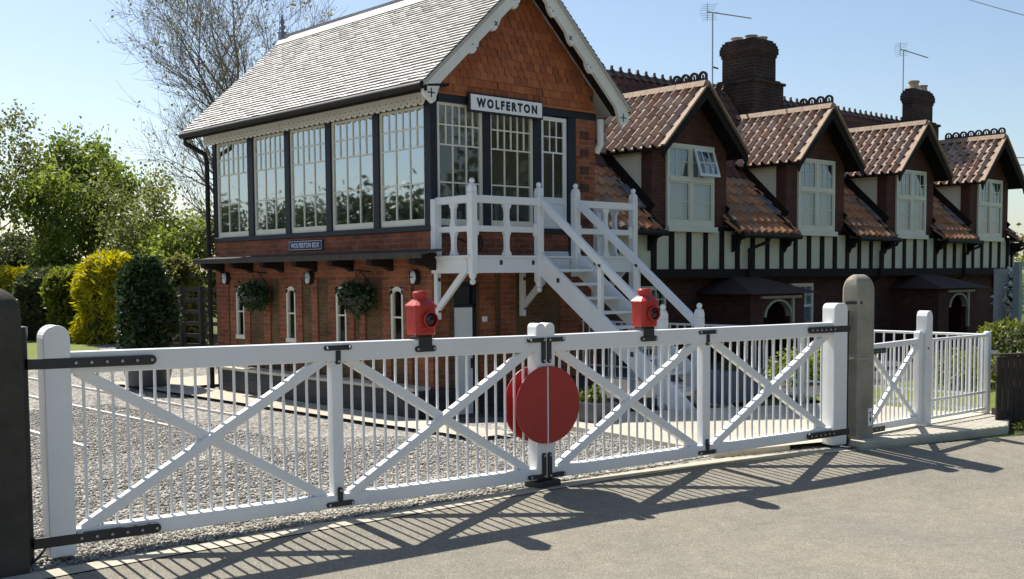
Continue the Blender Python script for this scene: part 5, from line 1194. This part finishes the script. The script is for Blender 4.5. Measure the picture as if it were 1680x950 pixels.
branch_tree('leafy_tree', gpt(300, 36.5), 3.2, 1.05, 'low bright green tree beside the rainwater pipe of the signal box', levels=3, kids=(9, 6, 6), trunk_r=.11, first=.2, up=.2, leaf=M_LEAF2, leaf_n=14000, leaf_size=.14, seed=31, crown_fill=.26, lenf=.52)
branch_tree('leafy_tree', gpt(262, 39), 4.0, 1.05, 'thin olive green sapling between the yellow green tree and the signal box', levels=3, kids=(8, 6, 6), trunk_r=.09, first=.25, up=.3, leaf=M_LEAF, leaf_n=6500, leaf_size=.12, seed=34, crown_fill=.24, lenf=.52)
branch_tree('leafy_tree', gpt(70, 52), 2.9, 1., 'distant dark tree low behind the hedge at far left', levels=3, kids=(12, 7, 6), trunk_r=.18, first=.1, up=.1, leaf=M_HEDGE, leaf_n=15000, leaf_size=.18, seed=37, crown_fill=.30, lenf=.6)
branch_tree('leafy_tree', gpt(-90, 48), 3.4, 1., 'distant dark tree outside the left edge behind the hedge', levels=3, kids=(12, 7, 6), trunk_r=.18, first=.1, up=.1, leaf=M_HEDGE, leaf_n=14000, leaf_size=.18, seed=38, crown_fill=.30, lenf=.6)
# trees across the line and across the road, mirrored in the signal box windows
for i, (x, y, h) in enumerate(((-15, 24, 2.6), (-18, 30, 2.9), (-20, 37, 2.7), (-25, 42, 3.7), (-29, 50, 4.2), (-24, 56, 4.4), (-33, 60, 4.6), (-18, 46, 3.0), (-21, 66, 4.8), (-14, 52, 3.4))):
    branch_tree('leafy_tree', (x, y, -.35), h, 1.1, 'broad green tree across the line that shows only as a reflection in the box windows', levels=3, kids=(12, 7, 6), trunk_r=.2, first=.06, up=.2, leaf=M_FARLEAF, leaf_n=14000, leaf_size=.26, seed=50+i, crown_fill=.45, lenf=.68, group='trees across the line')
for i, (x, y, h) in enumerate(((8, -27, 7), (13, -22, 6.5), (18, -26, 7.5), (23, -18, 6), (29, -22, 7))):
    branch_tree('leafy_tree', (x, y, -.2), h, 1.1, 'tall tree across the road that shows only as a reflection in the gable windows', levels=3, kids=(13, 7, 6), trunk_r=.3, first=.06, up=.2, leaf=M_FARLEAF, leaf_n=13000, leaf_size=.38, seed=60+i, crown_fill=.6, lenf=.55, group='trees across the road')

def bush(name, px0, px1, py0, depth, thick, mat, n, size, label, down=0., aspect=.55, top_round=.35, cat='bush', core=M_DARK, outw=.5, base_py=562, wob=.12):
    a, e = at(px0, base_py, depth), at(px1, base_py, depth); tz = at((px0+px1)/2, py0, depth).z; c_ = (a+e)/2; hw = (e-a).length/2; dx = (e-a).normalized(); dy = Vector((-dx.y, dx.x, 0)); zb = -.36; H = tz-zb
    t = thing(name, (c_.x, c_.y, zb), label, cat, None)
    # superellipsoid shell
    u = RNG.uniform(0, 2*PI, n); s_ = RNG.uniform(0, 1, n)**.75; z = s_*H; prof = np.where(s_ < 1-top_round, 1., np.sqrt(np.clip(1-((s_-(1-top_round))/top_round)**2, 0.02, 1)))
    prof = prof*(.93+.07*np.sin(s_*9+u*2)); r = RNG.uniform(.80, 1.03, n)*prof*(1+wob*(np.sin(u*3+s_*5+px0)*.6+.7*np.sin(u*7+s_*11+px0*2)+.5*np.sin(s_*17-u*4)))*np.where(RNG.random(n) < .05, RNG.uniform(1.03, 1.16, n), 1)
    cu, su = np.cos(u), np.sin(u); sx = np.sign(cu)*np.abs(cu)**.62*hw*r; sy = np.sign(su)*np.abs(su)**.62*thick*r
    k = n//4; cap_r = np.sqrt(RNG.uniform(0, 1, k)); s2 = 1-top_round+top_round*np.sqrt(np.clip(1-cap_r**2, 0, 1)); uu = u[:k]; z[:k] = s2*H*RNG.uniform(.94, 1.03, k)*(1+.05*np.sin(uu*3+px0)*cap_r+.04*np.sin(uu*8)*cap_r)
    sx[:k] = np.cos(uu)*cap_r*hw; sy[:k] = np.sin(uu)*cap_r*thick
    D = np.array(dx); E_ = np.array(dy); P = np.array(c_)[None]*[[1, 1, 0]] + sx[:, None]*D + sy[:, None]*E_; P[:, 2] = zb+z
    out = np.stack([sx/hw, sy/thick], 1); oc = (out[:, :1]*D+out[:, 1:]*E_)*outw; oc[:, 2] += .25*outw
    leaves('foliage', P, size, mat, t, down=down, aspect=aspect, outc=oc)
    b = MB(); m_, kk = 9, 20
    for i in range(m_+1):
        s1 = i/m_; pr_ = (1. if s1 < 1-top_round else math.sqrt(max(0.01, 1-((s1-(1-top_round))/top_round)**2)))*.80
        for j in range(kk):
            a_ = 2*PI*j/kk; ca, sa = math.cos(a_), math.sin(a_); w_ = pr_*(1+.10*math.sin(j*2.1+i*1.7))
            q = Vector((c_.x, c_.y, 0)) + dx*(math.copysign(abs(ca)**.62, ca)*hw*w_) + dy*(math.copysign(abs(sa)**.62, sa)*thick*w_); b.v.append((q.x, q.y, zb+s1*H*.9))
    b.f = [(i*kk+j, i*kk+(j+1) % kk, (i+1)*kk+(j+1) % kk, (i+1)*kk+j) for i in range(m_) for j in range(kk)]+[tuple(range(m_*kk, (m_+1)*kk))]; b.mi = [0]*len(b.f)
    b.build('light_block_core', core, t, smooth=True); return t  # solid dark core added inside the leaves to block light
M_CORE = paint('dark_core', (.018, .026, .010), .95, .3, 6, 0)  # dark green for the added cores that block light inside the plants
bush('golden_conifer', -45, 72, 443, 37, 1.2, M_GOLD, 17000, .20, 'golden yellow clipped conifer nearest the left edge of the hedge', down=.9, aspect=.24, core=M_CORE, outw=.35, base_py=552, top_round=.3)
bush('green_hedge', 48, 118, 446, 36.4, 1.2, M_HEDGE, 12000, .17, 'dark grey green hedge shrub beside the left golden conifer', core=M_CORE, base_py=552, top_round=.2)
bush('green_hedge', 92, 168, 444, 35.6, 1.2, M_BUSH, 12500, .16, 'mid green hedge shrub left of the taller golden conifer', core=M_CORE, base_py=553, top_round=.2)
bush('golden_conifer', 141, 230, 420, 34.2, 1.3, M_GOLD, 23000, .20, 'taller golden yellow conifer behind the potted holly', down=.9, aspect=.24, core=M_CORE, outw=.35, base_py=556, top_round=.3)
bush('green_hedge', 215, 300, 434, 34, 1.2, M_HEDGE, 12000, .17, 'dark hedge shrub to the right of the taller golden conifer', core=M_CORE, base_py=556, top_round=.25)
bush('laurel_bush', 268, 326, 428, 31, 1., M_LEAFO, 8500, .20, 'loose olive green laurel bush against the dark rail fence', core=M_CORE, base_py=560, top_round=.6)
# potted holly standing on the apron
use(FAR); t = thing('potted_holly', (-.70, 5.96, 0), 'clipped dark holly bush in a round grey pot on the pale concrete apron', 'potted plant')
b = MB(); b.lathe([(.28, .055), (.30, .06), (.36, .335), (.40, .34), (.40, .365), (.36, .37), (.34, .34), (.02, .34)], -.70, 5.96, 28); b.build('plant_pot', M_PLANT, t, autos=40)
b = MB(); b.tube([(-.70, 5.96, .33), (-.69, 5.95, .75)], [.055, .05], 8); b.build('stem', M_BARK, t)
b = MB(); b.lathe([(.22, .64), (.31, .85), (.30, 1.2), (.2, 1.5), (.08, 1.72)], -.70, 5.96, 14); b.build('light_block_core', M_CORE, t, smooth=True)  # dark core added inside the holly leaves to block light
n = 6500; s_ = RNG.uniform(0, 1, n); u = RNG.uniform(0, 2*PI, n); rad = .78*np.where(s_ < .3, .40+.30*s_, .49*np.sqrt(np.clip(1-((s_-.3)/.72)**2, 0.01, 1)))*RNG.uniform(.78, 1.08, n)*(1+.12*np.sin(u*3+s_*7)+.09*np.sin(u*6-s_*13))*np.where(RNG.random(n) < .05, 1.15, 1)
P = np.stack([-.70+rad*np.cos(u), 5.96+rad*np.sin(u), 0.58+s_*1.34], 1); leaves('foliage', fpts(P), .10, M_DKLEAF, t, aspect=.6, outc=np.stack([np.cos(u), np.sin(u), np.zeros(n)], 1)*.5); use(ID)

# dark rail fence between the hedge and the signal box
p0, p1 = at(268, 560, 29), at(366, 560, 28); t = thing('rail_fence', (p0.x, p0.y, -.36), 'dark timber rail fence showing between the hedge and the signal box', 'fence'); d = p1-p0
for zz in (1.33, 1.06, .76, .46, .16, -.1):
    b = MB(); b.beam((p0.x, p0.y, zz), (p1.x, p1.y, zz), .05, .10); b.build('rail', M_FENCE, t)
for k in (0, .33, .66, 1): q = p0+d*k; b = MB(); b.box(q.x-.06, q.x+.06, q.y-.06, q.y+.06, -.4, 1.42); b.build('post', M_FENCE, t)

# planters behind the right gate
def planter(x0, x1, y0, y1, z0, h, mat, label, plant, size=.05, n=700, group=None):
    t = thing('planter', ((x0+x1)/2, (y0+y1)/2, z0), label, 'planter', group); tp = .02
    b = MB(); v = [(x0+tp, y0+tp, z0), (x1-tp, y0+tp, z0), (x1-tp, y1-tp, z0), (x0+tp, y1-tp, z0), (x0, y0, z0+h), (x1, y0, z0+h), (x1, y1, z0+h), (x0, y1, z0+h), (x0+.03, y0+.03, z0+h), (x1-.03, y0+.03, z0+h), (x1-.03, y1-.03, z0+h), (x0+.03, y1-.03, z0+h), (x0+.03, y0+.03, z0+h-.05), (x1-.03, y0+.03, z0+h-.05), (x1-.03, y1-.03, z0+h-.05), (x0+.03, y1-.03, z0+h-.05)]
    b.add(v, [(3,2,1,0)] + [(k*4+i, k*4+(i+1) % 4, k*4+4+(i+1) % 4, k*4+4+i) for k in range(3) for i in range(4)] + [(12,13,14,15)]); b.box(x0-.012, x1+.012, y0-.012, y1+.012, z0+h-.045, z0+h-.005); b.build('trough', mat, t)
    leaves('foliage', blob(n, (x0+x1)/2, (y0+y1)/2, z0+h+.03, (x1-x0)*.42, (y1-y0)*.45, .13, .2), size, plant, t); return t
q = drape(1.45, -1.55); planter(.82, 1.14, -1.75, -1.35, gz(1, -1.5)+.04, .22, M_PLANT, 'dark planter holding a small olive green shrub beside the foot of the staircase', M_BUSH, .05, 900)
planter(3.35, 4.15, -1.55, -1.15, gz(3.5, -1.3)+.02, .40, M_TROUGH, 'long blue grey planter trough in front of the white railing', M_HEDGE, .06, 250)

# right hand side: shrubs over the dark fence, climbing flowers, greenhouse corner
def loose_bush(name, x, y, z, rx, ry, rz, mat, n, size, label, cat='bush', down=.2):
    t = thing(name, (x, y, gz(x, y)), label, cat); b = MB()
    for k in range(9):
        a = k*.7; b.tube([(x, y, gz(x, y)), (x+.3*rx*math.cos(a), y+.3*ry*math.sin(a), z), (x+.8*rx*math.cos(a), y+.8*ry*math.sin(a), z+.3*rz)], [.02, .014, .006], 5)
    b.build('stems', M_BARK, t); leaves('foliage', np.vstack([blob(n, x, y, z, rx, ry, rz, .35)]), size, mat, t, down=down); return t
p = at(1655, 560, 14.6); loose_bush('garden_shrub', p.x, p.y, .80, .40, .4, .20, M_BUSH, 3600, .055, 'low yellow green shrub spilling over the dark fence at the right edge')
p = at(1690, 575, 14.2); loose_bush('garden_shrub', p.x, p.y, .72, .45, .45, .25, M_HEDGE, 2200, .055, 'darker shrub at the right edge behind the dark fence')
p = at(1651, 515, 29.); t = loose_bush('flowering_climber', p.x, p.y, .85, .35, .35, .80, M_BUSH, 2600, .11, 'tall climber with white blossom at the far right end of the cottages', 'flowering plant')
leaves('blossom', blob(420, p.x-.1, p.y-.1, .95, .36, .36, .72, .7), .14, M_PETAL, t, aspect=.9)
p = at(1668, 520, 28.0); t = thing('greenhouse', (p.x, p.y, -.35), 'grey green framed garden glasshouse corner at the far right edge', 'glasshouse')
b = MB(); b.box(p.x-.08, p.x+.08, p.y-.08, p.y+.08, -.35, 1.75); b.box(p.x+.9, p.x+1.0, p.y-.05, p.y+.05, -.35, 1.75); b.box(p.x-.08, p.x+1.0, p.y-.06, p.y+.06, 1.75, 1.87); b.box(p.x+.08, p.x+.9, p.y-.04, p.y+.04, .25, .33); b.build('frame', paint('grey_green_frame', (.22, .27, .26), .5, .1, 4, .05), t)
b = MB(); b.quad((p.x, p.y, -.35), (p.x+.95, p.y, -.35), (p.x+.95, p.y, 1.75), (p.x, p.y, 1.75)); b.build('pane', M_GLASSC, t)
b = MB(); b.box(p.x, p.x+1.0, p.y+.5, p.y+.6, -.35, 1.7); b.build('rear_panel', paint('grey_panel', (.35, .38, .38), .8, .15, 3, .05), t)
p = at(1600, 620, 16.); 
bush_n = loose_bush('garden_shrub', 7.6, -2.6, .25, .9, .6, .32, M_BUSH, 2600, .06, 'low flowering shrub in the sunny garden behind the short white railing')
loose_bush('garden_shrub', 6.9, -.6, .22, 1.0, .7, .35, M_LEAF2, 2600, .07, 'bright green garden plants behind the wicket gate')
# distant trees beyond the right end
branch_tree('leafy_tree', tuple(at(1760, 520, 48).xy)+(-.3,), 3.2, 1., 'green tree beyond the far right end of the cottages', levels=3, kids=(10, 7, 6), trunk_r=.15, first=.1, up=.2, leaf=M_LEAF, leaf_n=6000, leaf_size=.22, seed=77, crown_fill=.3)
for (x, y, n_, lb) in ((3.86, -4.98, 60, 'small yellow green weed growing where the slab meets the dark fence'), (4.05, -5.06, 40, 'smaller weed tuft at the foot of the dark fence boards')):
    zz = gz(x, y); leaves_o = thing('weed_tuft', (x, y, zz), lb, 'weed'); P = np.stack([x+RNG.normal(0, .035, n_), y+RNG.normal(0, .03, n_), zz+RNG.uniform(0, .05, n_)], 1); leaves('foliage', P, .06, M_BUSH, leaves_o, down=-.6, aspect=.3)
# overhead cables
for i, (a, e, da, de, lb) in enumerate((((1590, -3), (1700, 24), 24, 22, 'thin overhead cable crossing the top right corner of the sky'), ((1652, 259), (1700, 258.5), 42, 42, 'upper of two thin cables beyond the last dormer'), ((1655, 271), (1700, 270.5), 42, 42, 'lower of two thin cables beyond the last dormer'))):
    p, q = at(*a, da), at(*e, de); dv = q-p; p, q = p-dv*.5, q+dv*2; pts = [p.lerp(q, k/12)-Vector((0, 0, .25*math.sin(PI*k/12)*(0 if i else .3))) for k in range(13)]
    b = MB(); b.tube(pts, .010 if i == 0 else .016, 5); tag(b.build('overhead_cable', M_WIRE), lb, 'cable', 'overhead cables')
